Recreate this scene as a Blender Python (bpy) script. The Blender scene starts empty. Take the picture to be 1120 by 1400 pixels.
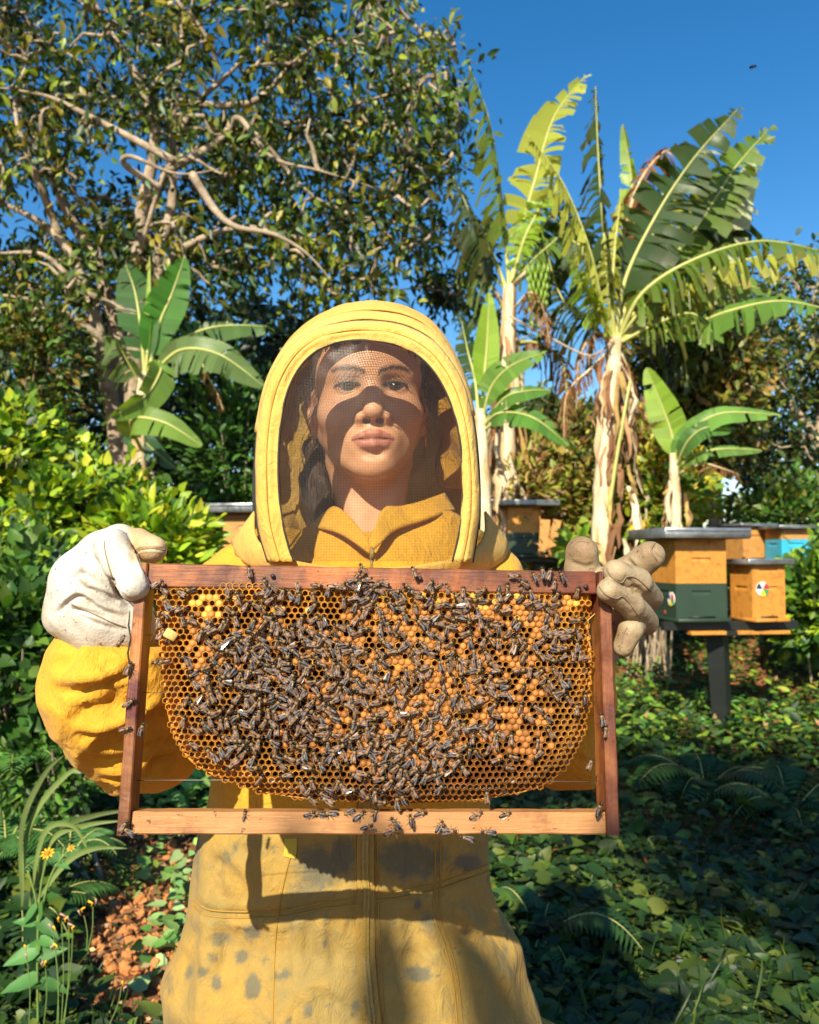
import bpy, math, random
import numpy as np
from mathutils import Vector, Matrix, Euler
from mathutils.bvhtree import BVHTree

# ------------------------------------------------------------------ camera, sky, sun, exposure
sc = bpy.context.scene
COL = sc.collection
rnd = random.Random(7)
rng = np.random.default_rng(11)
R = math.radians
EYE = 1.35
FPX = 1150.0
PITCH = R(3.0)
cam_d = bpy.data.cameras.new('camera')
cam = bpy.data.objects.new('camera', cam_d); COL.objects.link(cam)
cam.location = (0, 0, EYE); cam.rotation_euler = (R(90) + PITCH, 0, 0)
cam_d.sensor_fit = 'HORIZONTAL'; cam_d.sensor_width = 36; cam_d.lens = 36 * FPX / 1120
cam_d.clip_start = 0.02; cam_d.clip_end = 400
cam_d.dof.use_dof = True; cam_d.dof.focus_distance = 0.84; cam_d.dof.aperture_fstop = 13
sc.camera = cam

SUN_EL, SUN_AZ = R(36), R(18)          # sun behind the camera, to the left
world = bpy.data.worlds.new("World"); sc.world = world; world.use_nodes = True
wn = world.node_tree; bgn = wn.nodes['Background']
sky = wn.nodes.new('ShaderNodeTexSky'); sky.sky_type = 'NISHITA'; sky.sun_disc = False
sky.sun_elevation = SUN_EL; sky.sun_rotation = math.pi + SUN_AZ
sky.air_density = 1.0; sky.dust_density = 0.45; sky.ozone_density = 0.8; sky.altitude = 300
hs = wn.nodes.new('ShaderNodeHueSaturation'); hs.inputs['Saturation'].default_value = 1.45; wn.links.new(sky.outputs[0], hs.inputs['Color'])
wn.links.new(hs.outputs[0], bgn.inputs[0]); bgn.inputs[1].default_value = 0.098
sun_d = bpy.data.lights.new('sun', 'SUN'); sun_d.energy = 5.0; sun_d.angle = R(0.55); sun_d.color = (1.0, 0.91, 0.70)
sun = bpy.data.objects.new('sun', sun_d); COL.objects.link(sun)
SUN_DIR = Vector((-math.sin(SUN_AZ) * math.cos(SUN_EL), -math.cos(SUN_AZ) * math.cos(SUN_EL), math.sin(SUN_EL)))
sun.rotation_euler = SUN_DIR.to_track_quat('Z', 'Y').to_euler(); sun.location = SUN_DIR * 30
sc.view_settings.view_transform = 'Standard'; sc.view_settings.look = 'None'
sc.view_settings.exposure = 0.85; sc.view_settings.gamma = 1.0; sc.view_settings.use_curve_mapping = False
sc.render.engine = 'CYCLES'
sc.cycles.max_bounces = 6; sc.cycles.diffuse_bounces = 3; sc.cycles.glossy_bounces = 2
sc.cycles.transmission_bounces = 4; sc.cycles.transparent_max_bounces = 12
sc.cycles.use_denoising = True
sc.cycles.caustics_reflective = False; sc.cycles.caustics_refractive = False

# ------------------------------------------------------------------ geometry helpers
CP, SP = math.cos(PITCH), math.sin(PITCH)
def P(px, py, d):
    """world point seen at photograph pixel (px, py) at distance d (metres) in front, along Y"""
    px = np.asarray(px, float); py = np.asarray(py, float); d = np.asarray(d, float)
    a = (px - 560) / FPX; b = -(py - 700) / FPX
    dx = a; dy = CP - b * SP; dz = SP + b * CP
    k = d / dy
    return np.stack([dx * k, d + 0 * k, EYE + dz * k], -1)
def proj(p):
    p = np.asarray(p, float) - np.array([0, 0, EYE])
    d = p[..., 1] * CP + p[..., 2] * SP
    u = -p[..., 1] * SP + p[..., 2] * CP
    return np.stack([560 + FPX * p[..., 0] / d, 700 - FPX * u / d], -1)
def V(*a): return np.array(a, float)
def unit(a):
    a = np.asarray(a, float); n = np.linalg.norm(a, axis=-1, keepdims=True); return a / np.maximum(n, 1e-9)
def interp(xs, pts):
    """piecewise Catmull-like interpolation of rows"""
    pts = np.asarray(pts, float); n = len(pts); xs = np.asarray(xs, float) * (n - 1)
    i = np.clip(xs.astype(int), 0, n - 2); f = (xs - i)[:, None]
    p0 = pts[np.maximum(i - 1, 0)]; p1 = pts[i]; p2 = pts[i + 1]; p3 = pts[np.minimum(i + 2, n - 1)]
    return 0.5 * ((2 * p1) + (-p0 + p2) * f + (2 * p0 - 5 * p1 + 4 * p2 - p3) * f ** 2 + (-p0 + 3 * p1 - 3 * p2 + p3) * f ** 3)

def mk(name, verts, faces, mat=None, parent=None, smooth=True, col=None, midx=None, uv=None, loc=None):
    me = bpy.data.meshes.new(name)
    if isinstance(faces, np.ndarray):
        verts = np.asarray(verts, np.float32); nf, k = faces.shape
        me.vertices.add(len(verts)); me.vertices.foreach_set('co', verts.ravel())
        me.loops.add(nf * k); me.loops.foreach_set('vertex_index', faces.astype(np.int32).ravel())
        me.polygons.add(nf)
        me.polygons.foreach_set('loop_start', np.arange(0, nf * k, k, dtype=np.int32))
        try: me.polygons.foreach_set('loop_total', np.full(nf, k, np.int32))
        except Exception: pass
        me.update(calc_edges=True)
    else:
        me.from_pydata([tuple(map(float, v)) for v in verts], [], [tuple(int(i) for i in f) for f in faces])
    mats = mat if isinstance(mat, (list, tuple)) else ([mat] if mat else [])
    for m in mats: me.materials.append(m)
    if midx is not None: me.polygons.foreach_set('material_index', np.asarray(midx, np.int32))
    me.polygons.foreach_set('use_smooth', np.full(len(me.polygons), bool(smooth)))
    if col is not None:
        a = me.color_attributes.new('Col', 'FLOAT_COLOR', 'POINT')
        c = np.ones((len(me.vertices), 4), np.float32); col = np.asarray(col); c[:, :col.shape[1]] = col
        a.data.foreach_set('color', c.ravel())
    if uv is not None:
        l = me.uv_layers.new(name='UVMap'); vi = np.empty(len(me.loops), np.int32); me.loops.foreach_get('vertex_index', vi)
        l.data.foreach_set('uv', np.asarray(uv, np.float32)[vi].ravel())
    me.validate(verbose=False)
    o = bpy.data.objects.new(name, me); COL.objects.link(o)
    if loc is not None: o.location = loc
    if parent is not None: o.parent = parent
    return o
def tag(o, label=None, cat=None, group=None, kind=None):
    if label: o['label'] = label
    if cat: o['category'] = cat
    if group: o['group'] = group
    if kind: o['kind'] = kind
    return o
def thing(name, label, cat, loc=(0, 0, 0), rot=(0, 0, 0), group=None):
    o = bpy.data.objects.new(name, None); COL.objects.link(o); o.empty_display_size = .1
    o.location = tuple(float(v) for v in loc); o.rotation_euler = rot
    return tag(o, label, cat, group)
def copy_tree(o, parent=None):
    c = o.copy(); COL.objects.link(c)
    if parent is not None: c.parent = parent
    for ch in list(o.children): copy_tree(ch, c)
    return c

class Mesh:
    """collects simple shapes, ends as one mesh object"""
    def __init__(s): s.v = []; s.f = []; s.n = 0; s.mi = []
    def add(s, v, f, mi=0):
        v = np.asarray(v, float); s.v.append(v)
        s.f += [tuple(int(i) + s.n for i in q) for q in f]; s.mi += [mi] * len(f); s.n += len(v)
        return s
    def box(s, c, size, rot=None, mi=0, taper=None, bev=0.0):
        h = np.asarray(size, float) / 2
        if bev > 0:
            b = bev; pts = []
            for sx in (-1, 1):
                for sy in (-1, 1):
                    for sz in (-1, 1):
                        pts += [(sx * (h[0] - b), sy * (h[1] - b), sz * h[2]), (sx * (h[0] - b), sy * h[1], sz * (h[2] - b)), (sx * h[0], sy * (h[1] - b), sz * (h[2] - b))]
            pts = np.array(pts)
            def idx(sx, sy, sz, k): return ((sx > 0) * 4 + (sy > 0) * 2 + (sz > 0)) * 3 + k
            f = []
            for k, ax in ((0, 2), (1, 1), (2, 0)):
                for sg in (-1, 1):
                    o = [a for a in range(3) if a != ax]; q = []
                    for (a, b2) in ((-1, -1), (1, -1), (1, 1), (-1, 1)):
                        t = [0, 0, 0]; t[ax] = sg; t[o[0]] = a; t[o[1]] = b2; q.append(idx(*t, k))
                    f.append(q)
            for ax in range(3):            # edge bevels
                o = [a for a in range(3) if a != ax]; kk = {2: 0, 1: 1, 0: 2}
                for a in (-1, 1):
                    for b2 in (-1, 1):
                        t0 = [0, 0, 0]; t0[o[0]] = a; t0[o[1]] = b2; t1 = list(t0); t0[ax] = -1; t1[ax] = 1
                        f.append([idx(*t0, kk[o[0]]), idx(*t1, kk[o[0]]), idx(*t1, kk[o[1]]), idx(*t0, kk[o[1]])])
            for sx in (-1, 1):
                for sy in (-1, 1):
                    for sz in (-1, 1): f.append([idx(sx, sy, sz, 0), idx(sx, sy, sz, 1), idx(sx, sy, sz, 2)])
            # orient outward
            ff = []
            for q in f:
                p = pts[q]; n = np.cross(p[1] - p[0], p[2] - p[0])
                ff.append(q if n @ p.mean(0) > 0 else q[::-1])
            f = ff
        else:
            pts = np.array([(x, y, z) for x in (-h[0], h[0]) for y in (-h[1], h[1]) for z in (-h[2], h[2])])
            f = [(0, 1, 3, 2), (4, 6, 7, 5), (0, 4, 5, 1), (2, 3, 7, 6), (0, 2, 6, 4), (1, 5, 7, 3)]
        if rot is not None:
            m = np.array(Euler(rot).to_matrix()) if len(np.shape(rot)) == 1 else np.asarray(rot); pts = pts @ m.T
        return s.add(pts + np.asarray(c, float), f, mi)
    def tube(s, pts, rad, seg=8, mi=0, cap=True, flat=None):
        pts = np.asarray(pts, float); n = len(pts); rad = np.broadcast_to(np.asarray(rad, float), (n,))
        t = np.gradient(pts, axis=0); t = unit(t)
        up = np.array([0, 0, 1.0]) if abs(t[0, 2]) < .9 else np.array([1.0, 0, 0])
        a = unit(np.cross(up, t[0])); A = [a]
        for i in range(1, n):
            a = A[-1] - t[i] * (A[-1] @ t[i]); A.append(unit(a))
        A = np.array(A); B = np.cross(t, A)
        th = np.linspace(0, 2 * math.pi, seg, endpoint=False)
        v = pts[:, None] + rad[:, None, None] * (np.cos(th)[None, :, None] * A[:, None] + np.sin(th)[None, :, None] * B[:, None])
        v = v.reshape(-1, 3)
        f = [(i * seg + j, i * seg + (j + 1) % seg, (i + 1) * seg + (j + 1) % seg, (i + 1) * seg + j) for i in range(n - 1) for j in range(seg)]
        if cap: f += [tuple(range(seg - 1, -1, -1)), tuple((n - 1) * seg + j for j in range(seg))]
        return s.add(v, f, mi)
    def ellipsoid(s, c, r, rot=None, seg=10, ring=7, mi=0):
        th = np.linspace(0, math.pi, ring + 1); ph = np.linspace(0, 2 * math.pi, seg, endpoint=False)
        v = [(0, 0, 1)]
        for t in th[1:-1]: v += [(math.sin(t) * math.cos(p), math.sin(t) * math.sin(p), math.cos(t)) for p in ph]
        v.append((0, 0, -1)); v = np.array(v, float) * np.asarray(r, float)
        f = [(0, 1 + j, 1 + (j + 1) % seg) for j in range(seg)]
        for i in range(ring - 2):
            f += [(1 + i * seg + j, 1 + (i + 1) * seg + j, 1 + (i + 1) * seg + (j + 1) % seg, 1 + i * seg + (j + 1) % seg) for j in range(seg)]
        L = len(v) - 1; b = 1 + (ring - 2) * seg
        f += [(L, b + (j + 1) % seg, b + j) for j in range(seg)]
        if rot is not None:
            m = np.array(Euler(rot).to_matrix()) if len(np.shape(rot)) == 1 else np.asarray(rot); v = v @ m.T
        return s.add(v + np.asarray(c, float), f, mi)
    def build(s, name, mat, parent=None, smooth=True, loc=None, col=None):
        return mk(name, np.concatenate(s.v), s.f, mat, parent, smooth, midx=s.mi, loc=loc, col=col)
def grid_faces(nu, nv, wrap_u=False):
    i = np.arange(nu if wrap_u else nu - 1)[:, None]; j = np.arange(nv - 1)[None]
    i2 = (i + 1) % nu
    return np.stack([i * nv + j, i2 * nv + j, i2 * nv + j + 1, i * nv + j + 1], -1).reshape(-1, 4)

# ---- implicit surfaces
class Field:
    def __init__(s, lo, hi, h):
        s.lo = np.array(lo, float); s.h = h
        n = np.ceil((np.array(hi) - s.lo) / h).astype(int) + 1; s.n = n
        ax = [(s.lo[i] + h * np.arange(n[i])).astype(np.float32) for i in range(3)]
        s.ax = ax; s.X, s.Y, s.Z = np.meshgrid(*ax, indexing='ij', copy=True)
        s.d = np.full(s.X.shape, 1.0, np.float32)
    def _win(s, lo, hi):
        sl = []
        for i in range(3):
            a = int(np.floor((lo[i] - s.lo[i]) / s.h)); b = int(np.ceil((hi[i] - s.lo[i]) / s.h)) + 1
            sl.append(slice(max(a, 0), max(min(b, s.n[i]), 0)))
        return tuple(sl)
    def comb(s, e, k, w, op='u'):
        d = s.d[w]
        if op == 'u':
            hh = np.clip(.5 + .5 * (d - e) / k, 0, 1); s.d[w] = d * (1 - hh) + e * hh - k * hh * (1 - hh)
        elif op == 's':
            hh = np.clip(.5 - .5 * (d + e) / k, 0, 1); s.d[w] = d * (1 - hh) + (-e) * hh + k * hh * (1 - hh)
    def cap(s, a, b, ra, rb=None, k=.01, op='u', sq=(1, 1, 1), pad=None):
        a = np.asarray(a, float); b = np.asarray(b, float); rb = ra if rb is None else rb
        m = max(ra, rb) / min(sq) + k * 1.5 + s.h * 2
        w = s._win(np.minimum(a, b) - m, np.maximum(a, b) + m); x = s.X[w] - a[0]; y = s.Y[w] - a[1]; z = s.Z[w] - a[2]
        if x.size == 0: return s
        ab = b - a; t = np.clip((x * ab[0] + y * ab[1] + z * ab[2]) / max(ab @ ab, 1e-12), 0, 1)
        dx = (x - t * ab[0]) * sq[0]; dy = (y - t * ab[1]) * sq[1]; dz = (z - t * ab[2]) * sq[2]
        e = np.sqrt(dx * dx + dy * dy + dz * dz) - (ra + (rb - ra) * t)
        s.comb(e, k, w, op); return s
    def chain(s, pts, rads, k=.01, op='u', sq=(1, 1, 1)):
        for i in range(len(pts) - 1): s.cap(pts[i], pts[i + 1], rads[i], rads[i + 1], k, op, sq)
        return s
    def ell(s, c, r, k=.01, op='u', rot=None):
        c = np.asarray(c, float); r = np.asarray(r, float); m = r.max() + k * 1.5 + 2 * s.h
        w = s._win(c - m, c + m); q = np.stack([s.X[w] - c[0], s.Y[w] - c[1], s.Z[w] - c[2]], -1)
        if q.size == 0: return s
        if rot is not None: q = q @ np.array(Euler(rot).to_matrix(), np.float32)
        k0 = np.sqrt(((q / r) ** 2).sum(-1)); k1 = np.sqrt(((q / (r * r)) ** 2).sum(-1))
        e = np.where(k1 > 1e-9, k0 * (k0 - 1) / np.maximum(k1, 1e-9), -r.min())
        s.comb(e.astype(np.float32), k, w, op); return s
    def mesh(s):
        d = s.d; ins = d < 0; nx, ny, nz = d.shape
        c = np.zeros((nx - 1, ny - 1, nz - 1), np.uint8)
        for i in (0, 1):
            for j in (0, 1):
                for k in (0, 1): c += ins[i:nx - 1 + i, j:ny - 1 + j, k:nz - 1 + k]
        act = (c > 0) & (c < 8); I = np.argwhere(act); idx = np.full(act.shape, -1, np.int64); idx[act] = np.arange(len(I))
        acc = np.zeros((len(I), 3)); cnt = np.zeros(len(I))
        cor = [(i, j, k) for i in (0, 1) for j in (0, 1) for k in (0, 1)]
        for a in cor:
            for ax in range(3):
                if a[ax]: continue
                b = list(a); b[ax] = 1
                da = d[I[:, 0] + a[0], I[:, 1] + a[1], I[:, 2] + a[2]]; db = d[I[:, 0] + b[0], I[:, 1] + b[1], I[:, 2] + b[2]]
                m = (da < 0) != (db < 0); t = np.where(m, da / np.where(m, da - db, 1), 0)
                p = np.array(a, float)[None] + 0 * t[:, None]; p[:, ax] += t
                acc[m] += p[m]; cnt[m] += 1
        v = (I + acc / cnt[:, None]) * s.h + s.lo
        F = []
        for ax in range(3):
            sl0 = [slice(None)] * 3; sl1 = [slice(None)] * 3; sl0[ax] = slice(0, -1); sl1[ax] = slice(1, None)
            m = ins[tuple(sl0)] != ins[tuple(sl1)]; o = [a for a in range(3) if a != ax]
            for a in o:
                z = [slice(None)] * 3; z[a] = slice(0, 1); m[tuple(z)] = False; z[a] = slice(m.shape[a] - 1, None); m[tuple(z)] = False
            E = np.argwhere(m); fl = ins[E[:, 0], E[:, 1], E[:, 2]]
            q = []
            for (p1, p2) in ((0, 0), (1, 0), (1, 1), (0, 1)):
                e = E.copy(); e[:, o[0]] -= p1; e[:, o[1]] -= p2; q.append(idx[e[:, 0], e[:, 1], e[:, 2]])
            q = np.stack(q, 1); flip = fl if ax != 1 else ~fl
            q[~flip] = q[~flip][:, ::-1]; F.append(q)
        F = np.concatenate(F); F = F[(F >= 0).all(1)]
        return v, F
def vnormals(v, f):
    n = np.cross(v[f[:, 2]] - v[f[:, 0]], v[f[:, 3]] - v[f[:, 1]]); o = np.zeros_like(v)
    for k in range(4): np.add.at(o, f[:, k], n)
    return unit(o)
def relax(v, f, it=2, lam=.5):
    for _ in range(it):
        a = np.zeros_like(v); c = np.zeros(len(v))
        for k in range(4):
            np.add.at(a, f[:, k], v[f[:, (k + 1) % 4]]); np.add.at(a, f[:, k], v[f[:, (k + 3) % 4]]); np.add.at(c, f[:, k], 2)
        v = v * (1 - lam) + lam * a / c[:, None]
    return v
def keep_largest(v, f):
    lab = np.arange(len(v))
    while True:
        m = lab[f].min(1); new = lab.copy()
        for k in range(f.shape[1]): np.minimum.at(new, f[:, k], m)
        new = new[new]
        if (new == lab).all(): break
        lab = new
    ids, cnt = np.unique(lab[f[:, 0]], return_counts=True); big = ids[cnt.argmax()]; kf = lab[f[:, 0]] == big; f = f[kf]; used = np.unique(f); mp = np.full(len(v), -1); mp[used] = np.arange(len(used)); return v[used], mp[f]
# value noise, vectorised
_perm = np.random.default_rng(3).random((64, 64, 64)).astype(np.float32)
def vnoise(p):
    p = np.asarray(p, float); i = np.floor(p).astype(int); f = p - i; f = f * f * (3 - 2 * f); r = 0
    for a in (0, 1):
        for b in (0, 1):
            for c in (0, 1):
                w = np.abs(1 - a - f[..., 0]) * np.abs(1 - b - f[..., 1]) * np.abs(1 - c - f[..., 2])
                r = r + w * _perm[(i[..., 0] + a) & 63, (i[..., 1] + b) & 63, (i[..., 2] + c) & 63]
    return r * 2 - 1
def fbm(p, o=3):
    s = 0; a = 1.0; p = np.asarray(p, float)
    for k in range(o): s = s + a * vnoise(p * 2 ** k + 17.3 * k); a *= .5
    return s
def sstep(a, b, x):
    t = np.clip((np.asarray(x, float) - a) / (b - a), 0, 1); return t * t * (3 - 2 * t)

# ------------------------------------------------------------------ materials
def new_mat(name):
    m = bpy.data.materials.new(name); m.use_nodes = True; nt = m.node_tree; nt.nodes.clear()
    out = nt.nodes.new('ShaderNodeOutputMaterial'); return m, nt, out
def nd(nt, t, **kw):
    n = nt.nodes.new(t)
    for k, v in kw.items():
        if k.startswith('i_'): n.inputs[k[2:].replace('_', ' ')].default_value = v
        elif k.startswith('n'): n.inputs[int(k[1:])].default_value = v
        else: setattr(n, k, v)
    return n
def ramp(nt, fac, stops):
    r = nt.nodes.new('ShaderNodeValToRGB'); e = r.color_ramp.elements
    while len(e) < len(stops): e.new(.5)
    for k, (p, c) in enumerate(stops): e[k].position = p; e[k].color = (*c, 1) if len(c) == 3 else c
    nt.links.new(fac, r.inputs[0]); return r.outputs[0]
def mixc(nt, fac, a, b, mode='MIX'):
    m = nt.nodes.new('ShaderNodeMix'); m.data_type = 'RGBA'; m.blend_type = mode
    for s, v in ((0, fac), (6, a), (7, b)):
        if hasattr(v, 'node'): nt.links.new(v, m.inputs[s])
        elif s == 0: m.inputs[0].default_value = v
        else: m.inputs[s].default_value = (*v, 1) if len(v) == 3 else v
    return m.outputs[2]
def noise(nt, scale, detail=4, rough=.55, vec=None, dist=0.0, coord='Object', stretch=None):
    tc = nt.nodes.new('ShaderNodeTexCoord'); v = vec or tc.outputs[coord]
    if stretch:
        mp = nt.nodes.new('ShaderNodeMapping'); mp.inputs['Scale'].default_value = stretch; nt.links.new(v, mp.inputs[0]); v = mp.outputs[0]
    n = nt.nodes.new('ShaderNodeTexNoise'); n.inputs['Scale'].default_value = scale; n.inputs['Detail'].default_value = detail
    n.inputs['Roughness'].default_value = rough; n.inputs['Distortion'].default_value = dist; nt.links.new(v, n.inputs['Vector'])
    return n.outputs[0]
def bump(nt, h, strength=.3, dist=.01, prev=None):
    b = nt.nodes.new('ShaderNodeBump'); b.inputs['Strength'].default_value = strength; b.inputs['Distance'].default_value = dist
    nt.links.new(h, b.inputs['Height'])
    if prev is not None: nt.links.new(prev, b.inputs['Normal'])
    return b.outputs[0]
def attr(nt, name='Col'):
    a = nt.nodes.new('ShaderNodeAttribute'); a.attribute_name = name; return a.outputs['Color']
def principled(nt, out, color, rough=.6, normal=None, **kw):
    b = nt.nodes.new('ShaderNodeBsdfPrincipled')
    if hasattr(color, 'node'): nt.links.new(color, b.inputs['Base Color'])
    else: b.inputs['Base Color'].default_value = (*color, 1)
    if hasattr(rough, 'node'): nt.links.new(rough, b.inputs['Roughness'])
    else: b.inputs['Roughness'].default_value = rough
    if normal is not None: nt.links.new(normal, b.inputs['Normal'])
    for k, v in kw.items(): b.inputs[k.replace('_', ' ')].default_value = v
    if out is not None: nt.links.new(b.outputs[0], out.inputs[0])
    return b
def simple(name, color, rough=.6, nscale=20, namt=.25, bstr=.15, bd=.002, **kw):
    m, nt, out = new_mat(name); n = noise(nt, nscale)
    c = mixc(nt, n, tuple(x * (1 - namt) for x in color), tuple(min(1, x * (1 + namt)) for x in color))
    principled(nt, out, c, rough, bump(nt, noise(nt, nscale * 6), bstr, bd), **kw); return m
def leaf_mat(name, trans=.35, rough=.45, tint=(1.25, 1.15, .45), nscale=30, use_attr=True, color=(.06, .14, .02)):
    m, nt, out = new_mat(name); n = noise(nt, nscale, 3)
    base = attr(nt) if use_attr else mixc(nt, n, tuple(c * .75 for c in color), tuple(c * 1.25 for c in color))
    c = mixc(nt, .6, base, ramp(nt, n, [(.3, (.7, .7, .7)), (.7, (1.25, 1.25, 1.25))]), 'MULTIPLY')
    b = principled(nt, None, c, rough, bump(nt, n, .25, .01)); b.inputs['Specular IOR Level'].default_value = .4
    t = nt.nodes.new('ShaderNodeBsdfTranslucent'); nt.links.new(mixc(nt, 1, c, tint, 'MULTIPLY'), t.inputs[0])
    x = nt.nodes.new('ShaderNodeMixShader'); x.inputs[0].default_value = trans
    nt.links.new(b.outputs[0], x.inputs[1]); nt.links.new(t.outputs[0], x.inputs[2]); nt.links.new(x.outputs[0], out.inputs[0])
    return m

def wood(name, base, dark, stainc, samt=.5, scale=1.0, stretch=(2, 30, 30), rough=.55):
    m, nt, out = new_mat(name); g = noise(nt, 9 * scale, 6, .6, dist=1.2, stretch=stretch); b2 = noise(nt, 22 * scale, 5, .65)
    c = ramp(nt, g, [(.25, dark), (.7, base)]); c = mixc(nt, ramp(nt, b2, [(.62 - .25 * samt, (0, 0, 0)), (.82 - .2 * samt, (.9, .9, .9))]), c, stainc)
    sp = noise(nt, 120 * scale, 3, .7); c = mixc(nt, ramp(nt, sp, [(.66, (0, 0, 0)), (.72, (.8, .8, .8))]), c, tuple(x * .25 for x in stainc))
    if name.startswith('frame'):
        a = attr(nt); c = mixc(nt, 1, c, a, 'MULTIPLY')
    principled(nt, out, c, rough, bump(nt, g, .5, .0012, bump(nt, sp, .3, .0008))); return m
def inside(p, poly):
    x, y = p[:, 0], p[:, 1]; r = np.zeros(len(p), bool); n = len(poly)
    for i in range(n):
        a, b = poly[i], poly[(i + 1) % n]; c = (a[1] > y) != (b[1] > y); xi = (b[0] - a[0]) * (y - a[1]) / (b[1] - a[1] + 1e-12) + a[0]; r ^= c & (x < xi)
    return r
# ------------------------------------------------------------------ leaf scattering (many small leaves as one crown)
def leaf_template(kind='oval'):
    if kind == 'oval':      # length 1 along x
        v = [(0, 0, 0), (.14, .13, .03), (.14, -.13, .03), (.42, .22, .05), (.42, -.22, .05), (.45, 0, -.01), (.74, .15, .01), (.74, -.15, .01), (1, 0, -.14)]
        f = [(0, 5, 3, 1), (0, 2, 4, 5), (5, 8, 6, 3), (4, 7, 8, 5)]
    elif kind == 'broad':   # heart shaped
        v = [(0, 0, 0), (-.10, .20, .06), (-.10, -.20, .06), (.10, .38, .08), (.10, -.38, .08), (.38, .38, .05), (.38, -.38, .05), (.38, 0, -.03), (.72, .20, -.01), (.72, -.20, -.01), (1, 0, -.14)]
        f = [(0, 7, 3, 1), (7, 10, 8, 5), (0, 2, 4, 7), (7, 6, 9, 10)] + [(7, 5, 3), (7, 4, 6)]
    elif kind == 'blade':
        v = [(0, .03, 0), (0, -.03, 0), (.35, .05, .0), (.35, -.05, .0), (.7, .04, -.1), (.7, -.04, -.1), (1, 0, -.3)]
        f = [(0, 1, 3, 2), (2, 3, 5, 4), (4, 5, 6)]
    elif kind == 'quad':
        v = [(0, 0, 0), (.5, .26, .06), (1, 0, -.08), (.5, -.26, .06)]; f = [(0, 3, 2, 1)]
    return np.array(v, float), f
def scatter(name, kind, pos, dirs, nrm, size, cols, mat, parent=None, wid=None):
    tv, tf = leaf_template(kind); n = len(pos); d = unit(dirs); s = unit(np.cross(nrm, d)); u = np.cross(d, s)
    size = np.broadcast_to(np.asarray(size, float), (n,)); w = size if wid is None else size * wid
    v = pos[:, None] + size[:, None, None] * tv[None, :, 0:1] * d[:, None] + w[:, None, None] * tv[None, :, 1:2] * s[:, None] + size[:, None, None] * tv[None, :, 2:3] * u[:, None]
    tri = []
    for q in tf: tri.append(list(q) + ([q[0]] if False else []))
    off = (np.arange(n) * len(tv))[:, None]
    tris = np.array([(q[0], q[1], q[2]) for q in tf] + [(q[0], q[2], q[3]) for q in tf if len(q) == 4])
    F = (tris[None] + off[:, :, None]).reshape(-1, 3)
    C = np.repeat(np.asarray(cols, float), len(tv), 0)
    return mk(name, v.reshape(-1, 3), F, mat, parent, True, col=C)
def rand_unit(n): return unit(rng.normal(size=(n, 3)))
def leaf_cols(n, palette, jit=.2, w=None):
    pal = np.array(palette, float); k = rng.choice(len(pal), n, p=w)
    return np.clip(pal[k] * (1 + jit * rng.normal(size=(n, 1))) * (1 + .06 * rng.normal(size=(n, 3))), .003, 1)
# ================================================================== terrain
def gz(x, y):
    x = np.asarray(x, float); y = np.asarray(y, float)
    p = np.stack([x * .45, y * .45, 0 * x], -1); q = np.stack([x * 2.1, y * 2.1, 0 * x + 5], -1)
    amp = sstep(.6, 3, np.hypot(x, y - 1.1))
    return 1.02 * sstep(6.2, 14.5, y) + .10 * sstep(1.2, 3.5, -x) * sstep(8, 3, y) + amp * (.10 * vnoise(p) + .022 * vnoise(q)) - .02
def on_ground(px, py):
    """world point where the ray through a pixel meets the ground"""
    px = np.atleast_1d(np.asarray(px, float)); py = np.atleast_1d(np.asarray(py, float))
    a = P(px, py, 1.0); o = V(0, 0, EYE); d = a - o; t = np.full(len(px), 1.2)
    for _ in range(260):
        p = o + d * t[:, None]; g = gz(p[:, 0], p[:, 1]); ab = p[:, 2] - g; t = np.where(ab > .004, t + np.maximum(.3 * ab, .004), t); t = np.minimum(t, 30)
    p = o + d * t[:, None]; return p
gx_ = np.concatenate([np.linspace(-90, -8, 24), np.linspace(-7.6, 7.6, 130), np.linspace(8, 90, 24)]); gy_ = np.concatenate([np.linspace(-40, -1.2, 24), np.linspace(-.8, 15, 140), np.linspace(15.6, 120, 30)])
GX, GY = np.meshgrid(gx_, gy_, indexing='ij'); GZ = gz(GX, GY)
m_soil, nt, out = new_mat('red_soil'); n1 = noise(nt, 3.0, 6, .65); n2 = noise(nt, 26, 5, .65)
c = ramp(nt, n2, [(.25, (.05, .018, .008)), (.5, (.30, .11, .03)), (.8, (.52, .24, .09))]); c = mixc(nt, ramp(nt, n1, [(.45, (0, 0, 0)), (.6, (1, 1, 1))]), c, (.035, .028, .012))
principled(nt, out, c, .95, bump(nt, n2, 1.0, .03, bump(nt, noise(nt, 140, 4), .5, .005)))
o = mk('ground', np.stack([GX, GY, GZ], -1).reshape(-1, 3), grid_faces(len(gx_), len(gy_)), m_soil); tag(o, 'red earth under leafy ground cover', kind='structure')

# ================================================================== leaves on the ground
m_leafg = leaf_mat('ground_leaf', .22, .5, nscale=8); m_leaft = leaf_mat('tree_leaf', .30, .42, nscale=3); m_leafb = leaf_mat('bush_leaf', .34, .42, nscale=6)
m_dry = leaf_mat('dry_leaf', .25, .75, tint=(1.1, .9, .6), nscale=14)
G_DARK = [(.018, .048, .009), (.032, .072, .011), (.012, .034, .008), (.060, .105, .014), (.020, .052, .012), (.10, .13, .018)]
G_LIT = [(.10, .22, .025), (.16, .28, .03), (.055, .15, .025), (.26, .32, .03), (.08, .19, .05)]
def soil_mask(p):
    q = proj(p); s = np.exp(-(((q[:, 0] - 190) / 85) ** 2 + ((q[:, 1] - 1255) / 120) ** 2) ** 1.4) + .8 * np.exp(-(((q[:, 0] - 225) / 60) ** 2 + ((q[:, 1] - 1185) / 60) ** 2))
    return s * (.75 + .5 * vnoise(np.c_[p[:, :2] * 5, p[:, 0] * 0]))
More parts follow.
